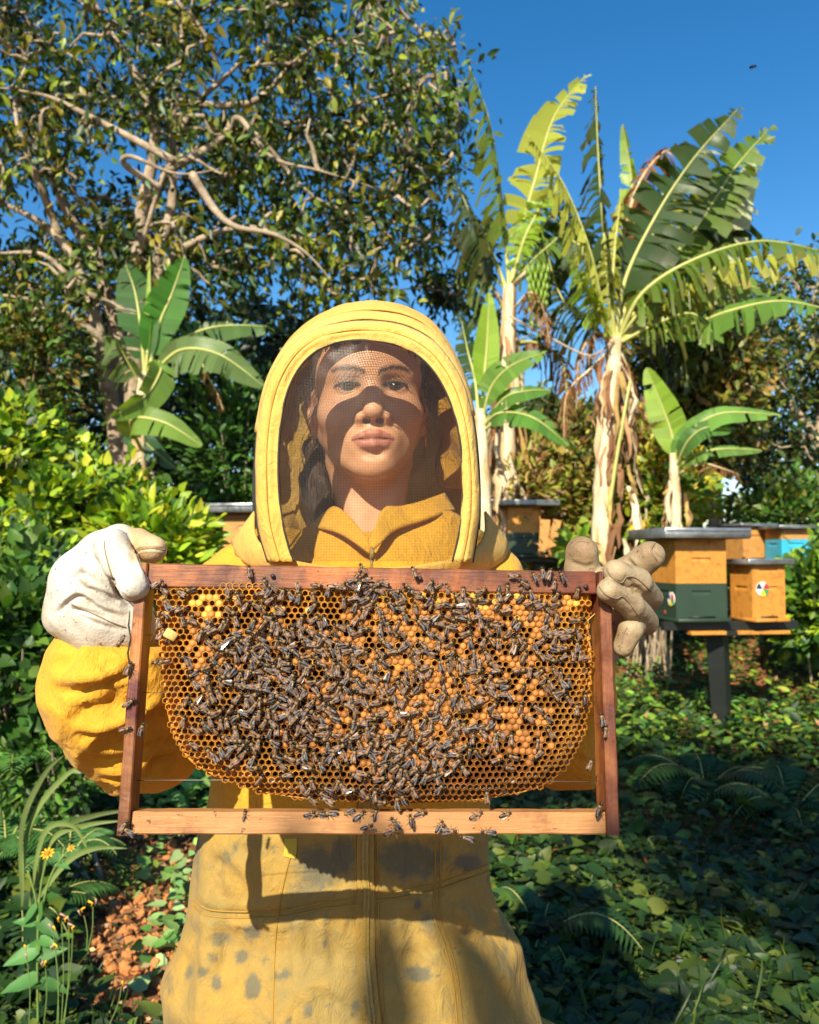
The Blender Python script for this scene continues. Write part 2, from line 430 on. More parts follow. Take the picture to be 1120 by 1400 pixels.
def ground_cover(name, n, y0, y1, kind, smin, smax, hmax, pal, mat, thin=True, spread=.85, jit=.25):
    d = y0 * (y1 / y0) ** rng.random(n); x = (rng.random(n) * 2 - 1) * (d * spread + .6); p = np.stack([x, d, gz(x, d)], 1)
    clump = .5 + .5 * fbm(np.c_[p[:, :2] * 1.3, p[:, 0] * 0 + 3], 2); keep = np.ones(n, bool)
    keep &= np.hypot(p[:, 0], p[:, 1] - 1.12) > .24
    p = p[keep]; clump = clump[keep]; n = len(p); u = rng.random(n)
    p[:, 2] += hmax * (.15 + .85 * u) * np.clip(clump, .15, 1.2); up = V(0, 0, 1)
    if thin: k2 = rng.random(n) > np.clip(soil_mask(p) * 3.0, 0, .985); p = p[k2]; clump = clump[k2]; n = len(p)
    az = rng.random(n) * 6.283; el = rng.normal(.12, .32, n); dr = np.stack([np.cos(az) * np.cos(el), np.sin(az) * np.cos(el), np.sin(el)], 1)
    nr = unit(up + rng.normal(0, .38, (n, 3)) + V(0, -.30, 0)); cols = leaf_cols(n, pal, jit) * (.75 + .5 * clump[:, None])
    return tag(scatter(name, kind, p, dr, nr, smin + (smax - smin) * rng.random(n) ** 1.6, cols, mat), {'low_leaves': 'low creeping leaves covering the slope', 'heart_leaves': 'heart shaped leaves of the ground creeper'}.get(name, 'small leaves and herbs covering the ground'), kind='stuff')
ground_cover('ground_cover', 48000, 1.9, 7.0, 'oval', .025, .075, .16, G_DARK, m_leafg)
ground_cover('heart_leaves', 20000, 1.9, 7.5, 'broad', .03, .095, .20, G_DARK, m_leafg, spread=.8)
ground_cover('low_leaves', 62000, 5.5, 17, 'oval', .05, .12, .26, G_DARK + G_LIT, m_leafg, thin=False, spread=.95)
# grass blades between them
n = 2200; d = 1.9 * (9 / 1.9) ** rng.random(n); x = (rng.random(n) * 2 - 1) * (d * .6 + .5); p = np.stack([x, d, gz(x, d)], 1); k = (soil_mask(p) < .2) & (np.hypot(x, d - 1.12) > .25); p = p[k]; n = len(p)
az = rng.random(n) * 6.28; dr = np.stack([np.cos(az) * .5, np.sin(az) * .5, .9 + 0 * az], 1)
tag(scatter('grass', 'blade', p, dr, unit(rng.normal(size=(n, 3)) + V(0, -.8, 0)), .07 + .10 * rng.random(n), leaf_cols(n, G_DARK), m_leafg, None, .45), 'thin grass blades among the ground cover', kind='stuff')
# bright leaves by the soil patch, left of the suit
def patch(name, cx, cy, rx, ry, n, kind, s0, s1, pal, h, mat=None):
    q = np.c_[cx + rng.normal(0, rx, n), cy + rng.normal(0, ry, n)]; p = on_ground(q[:, 0], q[:, 1]); p[:, 2] += rng.random(n) * h
    az = rng.random(n) * 6.28; dr = np.stack([np.cos(az), np.sin(az), rng.normal(.1, .3, n)], 1); nr = unit(V(0, -.55, 1) + rng.normal(0, .35, (n, 3)))
    return scatter(name, kind, p, dr, nr, s0 + (s1 - s0) * rng.random(n), leaf_cols(n, pal, .15), mat or m_leafg)
tag(patch('creeper_leaves', 232, 1250, 22, 60, 90, 'broad', .035, .075, [(.20, .36, .10), (.28, .42, .14), (.14, .30, .06)], .12), 'pale green creeper leaves beside the red soil patch', kind='stuff')
tag(patch('creeper_leaves', 250, 1100, 30, 16, 260, 'broad', .04, .08, [(.22, .40, .08), (.30, .46, .10), (.14, .30, .05)], .2), 'bright creeper leaves seen under the comb', kind='stuff')
tag(patch('clover_patch', 165, 1200, 30, 18, 350, 'oval', .015, .035, [(.12, .20, .03), (.16, .24, .04)], .06), 'olive clover growing on the red soil', kind='stuff')
# clods and dry litter on the soil
n = 520; q = np.c_[190 + rng.normal(0, 42, n), 1250 + rng.normal(0, 60, n)]; p = on_ground(q[:, 0], q[:, 1]); m = Mesh()
for i in range(n): r_ = .006 + .022 * rng.random() ** 2; m.ellipsoid(p[i] + V(0, 0, r_ * .3), (r_, r_ * (.6 + .5 * rng.random()), r_ * .7), rot=tuple(rng.random(3) * 3), seg=6, ring=4)
v = np.concatenate(m.v); m.v = [v + .006 * np.stack([vnoise(v * 90), vnoise(v * 90 + 7), vnoise(v * 90 + 19)], 1)]
m_clod = simple('clod', (.50, .20, .06), .95, 60, .5, .8, .004); tag(m.build('soil_clods', m_clod, None, smooth=False), 'crumbled red soil clods', kind='stuff')
tag(patch('leaf_litter', 180, 1240, 60, 80, 420, 'quad', .02, .06, [(.42, .22, .10), (.30, .14, .06), (.55, .38, .2), (.20, .09, .04)], .015, m_dry), 'dry brown leaf litter lying on the soil', kind='stuff')
n = 120; q = np.c_[700 + 700 * (rng.random(n) - .3), 900 + 140 * rng.random(n)]; p = on_ground(q[:, 0], q[:, 1]); p[:, 2] += .18
tag(scatter('leaf_litter', 'quad', p, rand_unit(n), unit(V(0, -.5, 1) + rng.normal(0, .4, (n, 3))), 0.04 + .04 * rng.random(n), leaf_cols(n, [(.35, .12, .06), (.30, .16, .07), (.45, .25, .1)]), m_dry), 'reddish fallen leaves on the slope below the hives', kind='stuff')
# ================================================================== beehives on their stands
m_pine = wood('pine_wood', (.64, .28, .045), (.44, .16, .022), (.22, .085, .02), .45, .9, (4, 4, 26))
m_pine2 = wood('pine_wood_pale', (.56, .28, .08), (.38, .16, .035), (.18, .08, .03), .3, .55, (3, 3, 30))
def paint(name, c, ch=(.25, .15, .07), amt=.5):
    m, nt, out = new_mat(name); n = noise(nt, 14, 6, .7); g = noise(nt, 5, 4); cc_ = mixc(nt, g, tuple(x * .7 for x in c), tuple(x * 1.35 for x in c))
    cc_ = mixc(nt, ramp(nt, n, [(.74 - .1 * amt, (0, 0, 0)), (.80, (.7, .7, .7))]), cc_, ch); principled(nt, out, cc_, .5, bump(nt, noise(nt, 60, 4), .25, .003)); return m
m_green = paint('dark_green_paint', (.022, .045, .028)); m_blue = paint('blue_paint', (.03, .36, .55), (.4, .45, .45), .4); m_dkpost = paint('black_green_timber', (.008, .011, .009), (.04, .03, .022), .6)
m_zinc, nt, out = new_mat('zinc_sheet'); n = noise(nt, 6, 5, .6); principled(nt, out, ramp(nt, n, [(.3, (.16, .18, .20)), (.7, (.50, .53, .56))]), ramp(nt, noise(nt, 30, 4), [(.3, (.25,) * 3), (.7, (.5,) * 3)]), bump(nt, noise(nt, 9, 4), .4, .01), Metallic=.75)
def wedge_disc(parent, c, r, axis, cols, th=.006):
    """round entrance disc with coloured sectors; axis = outward normal in the hive's frame"""
    ax = unit(axis); s = unit(np.cross(V(0, 0, 1), ax)); u = np.cross(ax, s); k = len(cols); root = None
    m = Mesh(); a = np.linspace(0, 2 * math.pi, 33)[:-1]; ringp = [c + r * 1.04 * (math.cos(t) * s + math.sin(t) * u) for t in a]
    m.add(np.array(ringp + [p + ax * th for p in ringp]), [(i, (i + 1) % 32, 32 + (i + 1) % 32, 32 + i) for i in range(32)] + [tuple(range(32, 64))]); root = m.build('entrance_disc', simple('disc_rim', (.75, .74, .70), .5), parent, smooth=False)
    for i, col in enumerate(cols):
        t = np.linspace(2 * math.pi * i / k, 2 * math.pi * (i + 1) / k, 9); pts = [c + ax * (th + .002)] + [c + ax * (th + .002) + r * (math.cos(x) * s + math.sin(x) * u) for x in t]
        f = [(0, j, j + 1) for j in range(1, 9)]; vv = np.array(pts + [p - ax * .0015 for p in pts[1:]]); f += [(j, j + 9, j + 10, j + 1) for j in range(1, 9)]
        mk('sector', vv, f, simple('disc_paint', col, .45, namt=.1), root, smooth=False)
def hive(label, base, yaw, w, boxes, lid=(.06, .10, .05), grips=True, group='beehives on wooden stands', floor=True, extra=None):
    r = thing('beehive', label, 'beehive', base, (0, 0, yaw), group); z = 0.0
    if floor: m = Mesh(); m.box((0, -.02, .0125), (w + .012, w + .06, .025), bev=.003); m.build('bottom_board', boxes[0][1], r); z = .0265
    for (h, mat, ww) in boxes:
        m = Mesh(); a = ww / 2; t = .022
        # four boards butted round the corners, hand grip cut as a recess
        for sx in (-1, 1):
            gh, gwid = .018, .075; zc_ = z + h * .72
            def face(origin, right, out):
                pts = []; fs = []
                xs = [-a, -gwid, gwid, a] if sx else None; zs = [z, zc_ - gh, zc_ + gh, z + h - .0015]
                for xx in xs:
                    for zz in zs: pts.append(origin + right * xx + V(0, 0, zz))
                for i in range(3):
                    for j in range(3):
                        if i == 1 and j == 1: continue
                        fs.append((i * 4 + j, (i + 1) * 4 + j, (i + 1) * 4 + j + 1, i * 4 + j + 1))
                q = [pts[5], pts[9], pts[10], pts[6]]; b0 = len(pts)
                pts += [q[0] - out * .004, q[1] - out * .004, q[2] - out * .014, q[3] - out * .014]
                fs += [(5, b0, b0 + 1, 9), (9, b0 + 1, b0 + 2, 10), (10, b0 + 2, b0 + 3, 6), (6, b0 + 3, b0, 5), (b0, b0 + 3, b0 + 2, b0 + 1)]
                m.add(np.array(pts), fs)
            face(V(0, sx * a, 0), V(-sx, 0, 0) * 1.0, V(0, sx, 0)); face(V(sx * a, 0, 0), V(0, sx, 0) * 1.0, V(sx, 0, 0))
        m.add(np.array([(-a, -a, z + h - .002), (a, -a, z + h - .002), (a, a, z + h - .002), (-a, a, z + h - .002)]), [(0, 1, 2, 3)])
        m.build('hive_box', mat, r, smooth=False)
        # visible joint: thin proud strip at the corner boards
        z += h
    m = Mesh(); m.box((0, 0, z + .010), (w - .004, w - .004, .02), bev=.002); m.build('inner_cover', boxes[-1][1], r)
    ov, ovy, lh = lid
    lm = Mesh(); lm.box((0, -.0, z + .020 + lh / 2), (w + 2 * ov, w + 2 * ovy, lh), bev=.004); lo = lm.build('lid', m_zinc, r)
    mm = Mesh(); mm.box((0, 0, z + .0185), (w + 2 * ov - .02, w + 2 * ovy - .02, .004)); mm.build('lid_underside', m_dkpost, lo)
    # folded lip on the sheet metal
    e = Mesh(); e.box((0, -(w / 2 + ovy) - .0035, z + .020 + lh * .80), (w + 2 * ov - .01, .005, lh * .35), bev=.001); e.build('folded_lip', m_zinc, lo)
    m = Mesh(); m.box((0, -w / 2 - .006, .034), (w * .5, .010, .012)); m.build('entrance_slot', m_dkpost, r)
    return r, z
SEC = [(.75, .02, .02), (.75, .70, .62), (.015, .03, .09), (.72, .72, .70), (.85, .62, .03), (.02, .28, .08)]
# near stand with two hives
def zat(py, d): return float(P(560, py, d)[2])
cA = P(942, 850, 6.45); zA = zat(850, 6.25)
hA, zt = hive('two storey hive, orange wood above dark green, under a wide grey sheet lid', (cA[0], cA[1], zA + .0), R(9), .405, [(.255, m_green, .405), (.24, m_pine, .402), (.075, m_pine, .404)], (.135, .12, .075))
wedge_disc(hA, V(-.2035, -.135, .165), .050, V(-1, 0, 0), SEC)
m = Mesh(); m.ellipsoid((-.204, -.02, .06), (.004, .022, .018), seg=8, ring=5); m.build('red_mark', simple('red_mark', (.35, .05, .04), .6), hA)
cB = P(1033, 850, 6.40)
hB, _ = hive('small single wooden hive under a thin sheet lid, beside the green based one', (cB[0] + .02, cB[1], zA), R(12), .275, [(.30, m_pine, .275), (.075, m_pine, .277)], (.055, .05, .042))
wedge_disc(hB, V(-.055, -.1390, .24), .052, V(0, -1, 0), SEC)
st = thing('hive_stand', 'dark timber platform on one thick post holding the two nearest hives', 'hive stand', (cA[0], cA[1], 0), (0, 0, R(7)))
def part_box(name, par, lo_, c, size, mat, rot=None, bev=.004):
    m = Mesh(); m.box(c, size, rot, bev=bev); return m.build(name, mat, par, smooth=False)
part_box('beam', st, 0, (.26, -.13, zA - .035), (1.06, .07, .066), m_dkpost); part_box('beam', st, 0, (.26, .15, zA - .035), (1.06, .07, .066), m_dkpost); part_box('cross_beam', st, 0, (.235, .01, zA - .088), (.085, .46, .038), m_dkpost)
part_box('plank', st, 0, (.31, -.16, zA - .085), (.78, .10, .028), m_pine, bev=.003)
g0 = float(gz(cA[0] + .2, cA[1])); m = Mesh(); k = np.linspace(0, 1, 9); zz = (zA - .10) * (1 - k) + (g0 - .3) * k; m.tube(np.stack([.225 + .045 * k, .0 * k, zz], 1), .086 + .006 * np.sin(k * 9), 4); m.build('post', m_dkpost, st, smooth=False)
# far right: wooden hive and blue one side by side
d = 8.6; z0 = zat(768, d); c1 = P(1030, 768, d + .2); c2 = P(1068, 768, d)
hive('wooden hive behind the small one, touching the blue box', (c1[0] - .02, c1[1] + .1, z0), R(14), .34, [(.32, m_pine2, .34)], (.05, .05, .03))
h_, _ = hive('hive with a bright blue box below a narrow wooden rim', (c2[0] + .05, c2[1] - .05, z0), R(6), .31, [(.20, m_blue, .31), (.085, m_pine2, .308)], (.06, .08, .032))
s2 = thing('hive_stand', 'far stand under the blue hive at the right', 'hive stand', (c2[0], c2[1], 0)); part_box('beam', s2, 0, (-.10, -.1, z0 - .03), (.95, .10, .056), m_dkpost); part_box('beam', s2, 0, (-.10, .15, z0 - .03), (.95, .10, .056), m_dkpost)
g0 = float(gz(c2[0], c2[1])); part_box('post', s2, 0, (-.1, .02, (z0 - .06 + g0 - .2) / 2), (.12, .12, z0 - .06 - g0 + .2), m_dkpost)
# middle hive right of the hood
d = 8.4; z0 = zat(762, d); c3 = P(713, 762, d + .15)
hive('hive right of the hood, wooden upper box over dark green', (c3[0], c3[1], z0), R(4), .33, [(.22, m_green, .335), (.245, m_pine, .33)], (.165, .14, .055))
s3 = thing('hive_stand', 'dark stand under the hive right of the hood', 'hive stand', (c3[0], c3[1], 0)); part_box('beam', s3, 0, (.20, -.12, z0 - .025), (.80, .08, .045), m_dkpost); part_box('beam', s3, 0, (.20, .12, z0 - .025), (.80, .08, .045), m_dkpost)
g0 = float(gz(c3[0], c3[1])); part_box('post', s3, 0, (.18, 0, (z0 - .05 + g0 - .2) / 2), (.11, .11, z0 - .05 - g0 + .2), m_dkpost)
for (px, w_, rz_, lab_) in ((744, .10, R(-4), 'upright pale board leaning against the middle hive'), (757, .08, R(-13), 'darker tilted board outermost beside the middle hive')):
    t = P(px, 745, d - .05); b_ = thing('board', lab_, 'board', (t[0], t[1], z0)); m = Mesh(); m.box((0, 0, .19), (w_, .03, .37), (0, rz_ * -1, 0), bev=.003); m.build('board_plank', m_pine2, b_, smooth=False); m = Mesh(); m.box((0, -.017, .04), (w_ * .5, .004, .03)); m.build('cleat', m_dkpost, b_)
# left hive half hidden by the hood
d = 8.2; z0 = zat(768, d); c4 = P(342, 768, d)
hive('wooden hive half hidden behind the left of the hood, with a bluish sheet lid', (c4[0] + .02, c4[1], z0), R(-6), .44, [(.42, m_pine2, .44)], (.135, .12, .085))
s4 = thing('hive_stand', 'dark stand under the hive left of the hood', 'hive stand', (c4[0], c4[1], 0)); part_box('beam', s4, 0, (.0, 0, z0 - .03), (.7, .3, .056), m_dkpost); g0 = float(gz(c4[0], c4[1])); part_box('post', s4, 0, (0, 0, (z0 - .06 + g0 - .2) / 2), (.12, .12, z0 - .06 - g0 + .2), m_dkpost)
# ================================================================== trees, banana plants, bushes
m_bark, nt, out = new_mat('pale_bark'); n = noise(nt, 5, 6, .65); n2 = noise(nt, 34, 5, .7)
c = ramp(nt, n, [(.3, (.16, .115, .075)), (.55, (.44, .34, .24)), (.8, (.62, .52, .40))]); c = mixc(nt, .5, c, ramp(nt, n2, [(.3, (.5, .5, .5)), (.7, (1.2, 1.2, 1.2))]), 'MULTIPLY'); principled(nt, out, c, .85, bump(nt, n2, .8, .02))
def branch_tree(name, label, trunks, targets, leafargs, cat='tree', mat=m_bark, twig_r=.012, group=None, base=None, thick=1.0):
    root = thing(name, label, cat, base if base is not None else (trunks[0][0][0][0], trunks[0][0][0][1], float(gz(trunks[0][0][0][0], trunks[0][0][0][1]))), group=group); off = V(*root.location)
    m = Mesh(); nodes = []; 
    for pts, r0, r1 in trunks:
        pts = list(pts); g_ = float(gz(pts[0][0], pts[0][1]))
        if pts[0][2] - g_ < 1.6: pts = [V(pts[0][0] + rng.normal(0, .03), pts[0][1], g_ - .1)] + pts
        elif nodes:
            al = np.concatenate(nodes); j_ = al[((al - pts[0]) ** 2).sum(1).argmin()]; pts = [j_] + ([pts[0] * .5 + j_ * .5 + V(0, 0, .06)] if np.linalg.norm(j_ - pts[0]) > .5 else []) + pts[1:]
        k = np.linspace(0, 1, len(pts) * 5); p = interp(k, pts); p = p + (.03 * np.stack([vnoise(p * 1.7), vnoise(p * 1.7 + 5), vnoise(p * 1.7 + 11)], 1)); m.tube(p - off, (r0 * (1 - k) ** .8 + r1 * (1 - .8 * k)) * thick, 8); m.build('trunk' if r0 > .11 else 'limb', mat, root); m = Mesh(); nodes.append(p[int(len(p) * .25):])
    nodes = np.concatenate(nodes)
    t = np.asarray(targets); m = Mesh(); order = np.argsort(np.linalg.norm(t[:, None] - nodes[None, ::3], axis=2).min(1)); tips = []; dirs = []
    N = list(nodes)
    Na = np.zeros((len(nodes) + len(t) * 3, 3)); Na[:len(nodes)] = nodes; cnt = len(nodes)
    for i in order:
        d2 = ((Na[:cnt] - t[i]) ** 2).sum(1); j = int(d2.argmin()); a = Na[j]; L = math.sqrt(d2[j]); b = t[i]
        if L < .02: continue
        q1 = a + (b - a) * .35 + rng.normal(0, .10 * L, 3) + V(0, 0, .08 * L); q2 = a + (b - a) * .7 + rng.normal(0, .10 * L, 3) + V(0, 0, .06 * L)
        r_ = min(.035, twig_r + .016 * L); m.tube(np.array([a, q1, q2, b]) - off, [r_, r_ * .8, r_ * .6, r_ * .35], 5, cap=False)
        Na[cnt:cnt + 3] = [q1, q2, b]; cnt += 3; tips += [q2, b]; dirs += [b - q1, b - q2]
    tag(m.build('branches', mat, root), kind='stuff')
    tips = np.array(tips); dirs = unit(np.array(dirs)); per, spread, s0, s1, pal, kind, lmat, droop = leafargs
    n = len(tips) * per; k = np.repeat(np.arange(len(tips)), per); pos = tips[k] + rng.normal(0, spread, (n, 3)) - off; dr = unit(dirs[k] * .6 + rng.normal(0, .6, (n, 3)) + V(0, 0, -droop)); nr = unit(rng.normal(0, .7, (n, 3)) + V(-.15, -.35, .8))
    clump = leaf_cols(len(tips), pal, .25)[k]; cols = clump * (.8 + .4 * rng.random((n, 1)))
    scatter('crown', kind, pos, dr, nr, s0 + (s1 - s0) * rng.random(n), cols, lmat, root)
    return root
def px_targets(poly, n, d0, d1, thr=-.9, fs=.012, seed=0):
    poly = np.array(poly, float); lo = poly.min(0); hi = poly.max(0); out = []
    while len(out) < n:
        q = lo + (hi - lo) * rng.random((n * 2, 2)); q = q[inside(q, poly)]; q = q[fbm(np.c_[q * fs, q[:, 0] * 0 + seed], 2) > thr]; out += list(q)
    q = np.array(out[:n]); return P(q[:, 0], q[:, 1], d0 + (d1 - d0) * rng.random(n))
PT = lambda pts, d: [P(x, y, d + (z if len(r) else 0)) for (x, y, *r) in pts for z in [r[0] if r else 0]]
LEAF_T = [(.020, .046, .010), (.032, .066, .012), (.055, .10, .014), (.018, .036, .012), (.22, .28, .03), (.13, .17, .02), (.10, .16, .025), (.26, .23, .03), (.04, .09, .02)]
D = 9.7
tr = [(PT([(172, 700), (158, 600), (138, 480), (118, 400), (82, 330), (28, 290), (-40, 262)], D), .17, .04), (PT([(176, 700), (168, 560), (150, 420), (128, 350), (98, 300), (62, 225), (30, 150), (-10, 110)], D + .3), .16, .04),
      (PT([(180, 690), (184, 520), (186, 400), (190, 300), (212, 195), (190, 110), (150, 40), (118, -20)], D - .2), .16, .05), (PT([(178, 680), (168, 520), (165, 420), (186, 330), (228, 238), (262, 150), (330, 80), (360, -10)], D + .6), .13, .04),
      (PT([(182, 440), (210, 360), (235, 270), (238, 150), (250, 60), (240, -20)], D), .10, .03), (PT([(186, 340), (236, 216), (300, 238), (292, 232)], D - .8), .04, .015), (PT([(120, 205), (180, 212), (240, 236), (300, 232)], D - 1), .05, .015),
      (PT([(230, 238), (300, 190), (325, 160), (372, 216), (440, 235), (520, 260)], D - .6), .06, .015), (PT([(262, 262), (290, 285), (320, 310), (375, 320), (420, 345), (455, 384)], D - 1.2), .055, .015), (PT([(186, 400), (240, 345), (330, 312), (430, 330), (470, 300)], D - .4), .07, .015),
      (PT([(150, 420), (110, 395), (60, 350), (0, 345), (-40, 340)], D - .4), .05, .02), (PT([(140, 470), (90, 430), (30, 408), (-30, 400)], D - .6), .06, .02), (PT([(262, 150), (340, 140), (400, 90), (470, 60), (540, 30)], D), .06, .015), (PT([(300, 190), (380, 170), (460, 150), (560, 120), (610, 90)], D + .3), .05, .012),
      (PT([(90, 300), (40, 220), (20, 140), (40, 60)], D - .3), .06, .02), (PT([(210, 200), (130, 160), (60, 130), (-20, 120)], D - .7), .05, .02), (PT([(372, 216), (430, 270), (500, 300), (560, 340)], D), .04, .012)]
POLY = [(-160, -120), (560, -120), (545, 0), (585, 45), (600, 30), (640, 38), (622, 95), (638, 150), (625, 215), (628, 262), (606, 300), (590, 340), (560, 372), (540, 402), (500, 418), (430, 415), (360, 410), (300, 390), (250, 420), (180, 430), (120, 440), (40, 470), (-160, 500)]
tg = px_targets(POLY, 1350, 8.8, 12.6, -.40, .013, 2)
branch_tree('leafy_tree', 'tall tree with pale forking trunks and sparse dark leaves filling the upper left', tr, tg, (10, .16, .08, .18, LEAF_T, 'oval', m_leaft, .5), thick=.66, twig_r=.021)
# twigs with leaves reaching in front of the sky at the middle
tr2 = [(PT([(700, 700), (712, 520), (690, 420), (655, 370), (620, 330)], 12.5), .07, .02), (PT([(640, 430), (610, 400), (570, 395), (520, 400)], 12.5), .03, .01)]
branch_tree('thin_tree', 'thin dark tree with fine leaves between the big tree and the banana plants', tr2, np.concatenate([px_targets([(575, 330), (680, 300), (730, 420), (700, 470), (640, 420), (560, 410)], 60, 12, 13.5, -.2, .02, 5), px_targets([(640, 440), (780, 430), (775, 560), (660, 600)], 25, 12, 13.5, -.2, .02, 6)]), (9, .12, .10, .18, LEAF_T[:5], 'oval', m_leaft, .4))
# right hand trees
def rtree(name, label, trunks, poly, n, d0, d1, pal, per=11, s0=.09, s1=.18, thr=-.5, seed=1, kind='oval', sp=.17):
    return branch_tree(name, label, trunks, px_targets(poly, n, d0, d1, thr, .013, seed), (per, sp, s0, s1, pal, kind, m_leaft, .35))
YG = [(.10, .14, .02), (.16, .18, .025), (.06, .09, .02), (.28, .24, .035), (.045, .07, .02), (.20, .12, .03)]
rtree('leafy_tree', 'bushy yellow green tree right of the banana plants, vine up its trunk', [(PT([(985, 770), (975, 650), (960, 540), (930, 470)], 11), .12, .03), (PT([(975, 640), (1010, 560), (1000, 480)], 11), .06, .02)], [(872, 440), (930, 410), (1010, 430), (1040, 520), (1010, 620), (950, 660), (900, 600), (880, 520)], 420, 10, 12, YG, seed=9)
rtree('leafy_tree', 'darker tree with a pale trunk at the right edge, sky showing through', [(PT([(1165, 790), (1150, 680), (1110, 590), (1070, 540), (1040, 500)], 12.5), .13, .03), (PT([(1120, 600), (1130, 520), (1110, 440), (1120, 380)], 12.5), .08, .02)], [(1010, 400), (1060, 370), (1120, 350), (1260, 330), (1300, 800), (1180, 790), (1050, 700), (1000, 640), (1010, 540)], 420, 11.5, 14.5, YG[:5] + LEAF_T[:3], thr=-.35, seed=14)

# ---- banana plants
m_ban, nt, out = new_mat('banana_leaf'); tc = nt.nodes.new('ShaderNodeTexCoord'); wv = nt.nodes.new('ShaderNodeTexWave'); wv.inputs['Scale'].default_value = 60; wv.inputs['Distortion'].default_value = .6; wv.bands_direction = 'X'
nt.links.new(tc.outputs['UV'], wv.inputs[0]); c = mixc(nt, .35, attr(nt), ramp(nt, wv.outputs[0], [(0, (.75, .75, .75)), (1, (1.15, 1.15, 1.15))]), 'MULTIPLY'); b = principled(nt, None, c, .33, bump(nt, wv.outputs[0], .3, .01)); b.inputs['Specular IOR Level'].default_value = .5
t = nt.nodes.new('ShaderNodeBsdfTranslucent'); nt.links.new(mixc(nt, 1, c, (1.7, 1.45, .35), 'MULTIPLY'), t.inputs[0]); x = nt.nodes.new('ShaderNodeMixShader'); x.inputs[0].default_value = .40
nt.links.new(b.outputs[0], x.inputs[1]); nt.links.new(t.outputs[0], x.inputs[2]); nt.links.new(x.outputs[0], out.inputs[0])
m_rib = simple('leaf_midrib', (.42, .42, .13), .5, 8, .25); 
m_stem, nt, out = new_mat('banana_stem'); n = noise(nt, 3, 5, .65, stretch=(5, 5, .7)); n2 = noise(nt, 30, 4)
principled(nt, out, ramp(nt, n, [(.30, (.14, .055, .02)), (.42, (.50, .30, .12)), (.55, (.66, .58, .42)), (.72, (.55, .45, .16))]), .55, bump(nt, n, .8, .03, bump(nt, n2, .3, .01)))
BG = (.12, .21, .028); BL = (.26, .42, .04); BD = (.040, .085, .020); BY = (.38, .42, .06); BB = (.24, .11, .035)
def banana_leaf(root, pts, W, roll=0., fold=.35, tear=.3, droop=.25, col=BG, brown=0., name='leaf', pet=.16):
    """pts: photo pixels + distance along the midrib, from stalk to tip; W: half width in metres"""
    off = V(*root.location); K = 58; p = interp(np.linspace(0, 1, K), [P(*q) for q in pts]); t = unit(np.gradient(p, axis=0)); vd = unit(p - V(0, 0, EYE)); s = unit(np.cross(t, vd)); nn = np.cross(s, t)
    cr, sr = math.cos(roll), math.sin(roll); S = s * cr + nn * sr; N_ = -s * sr + nn * cr
    u = np.linspace(0, 1, K); uu = np.clip((u - pet) / (1 - pet), 0, 1); wd = 1.18 * W * np.clip(np.sin(math.pi * np.clip(uu, 0, 1) ** .75), 0, 1) ** .55 * (1 - .35 * uu ** 3); wd[uu <= 0] = .0
    L = np.linalg.norm(np.diff(p, axis=0), axis=1).sum(); Vv, F, Cc, U = [], [], [], []; nb = 0
    for sd in (-1, 1):
        i = int(pet * K) + 1; hang = 0
        while i < K - 1:
            st = 1 + int(rnd.random() ** 2 * 4.5 * (1.25 - tear)); j = min(i + st, K - 1); torn = rnd.random() < min(.95, tear * 1.35 + .06); dro = droop * (1 + (1.6 * rnd.random() if torn else .15 * rnd.random())); sh = 1 - (.35 * rnd.random() if torn else .05 * rnd.random())
            shift = rnd.gauss(0, .06) if torn else 0; seg = list(range(i, j + 1)); cc_ = np.array(col) * rnd.uniform(.82, 1.18); tw = rnd.gauss(0, .5) if torn else 0
            for a in seg:
                e = (a - i) / max(1, j - i); gap = (.16 * (1 if e == 0 else -1 if e == 1 else 0)) if torn else 0
                for k, f_ in enumerate((0, .35, .7, 1.0)):
                    w = wd[a] * f_ * sh; pos = p[a] + sd * S[a] * w * math.cos(fold) + N_[a] * (-w * math.sin(fold)) * 1.0 + V(0, 0, -dro * w * f_) + t[a] * (w * .25 + shift * f_ + gap * f_ * L / K * 1.5) + N_[a] * (tw * (e - .5) * w * .5)
                    Vv.append(pos - off); bb = np.array(BB) * rnd.uniform(.7, 1.4); be = brown * (1.0 if rnd.random() < .5 else .3) * (f_ ** 2) + (brown > .8) * .8; be = min(1, be); Cc.append(cc_ * (1 - be) + bb * be); U.append((a / K, f_ * .3))
            for q in range(len(seg) - 1):
                for k in range(3):
                    a0 = nb + q * 4 + k; F.append((a0, a0 + 4, a0 + 5, a0 + 1) if sd > 0 else (a0, a0 + 1, a0 + 5, a0 + 4))
            nb += len(seg) * 4; i = j
    o = mk(name, Vv, np.array(F), m_ban, root, True, col=Cc, uv=U)
    m = Mesh(); m.tube(p - off + N_ * -.004, np.maximum(.026 * (1 - u) ** .8 * min(1, L / 1.4), .003), 6); m.build('midrib', m_rib if brown < .8 else m_stem, o)
    return o
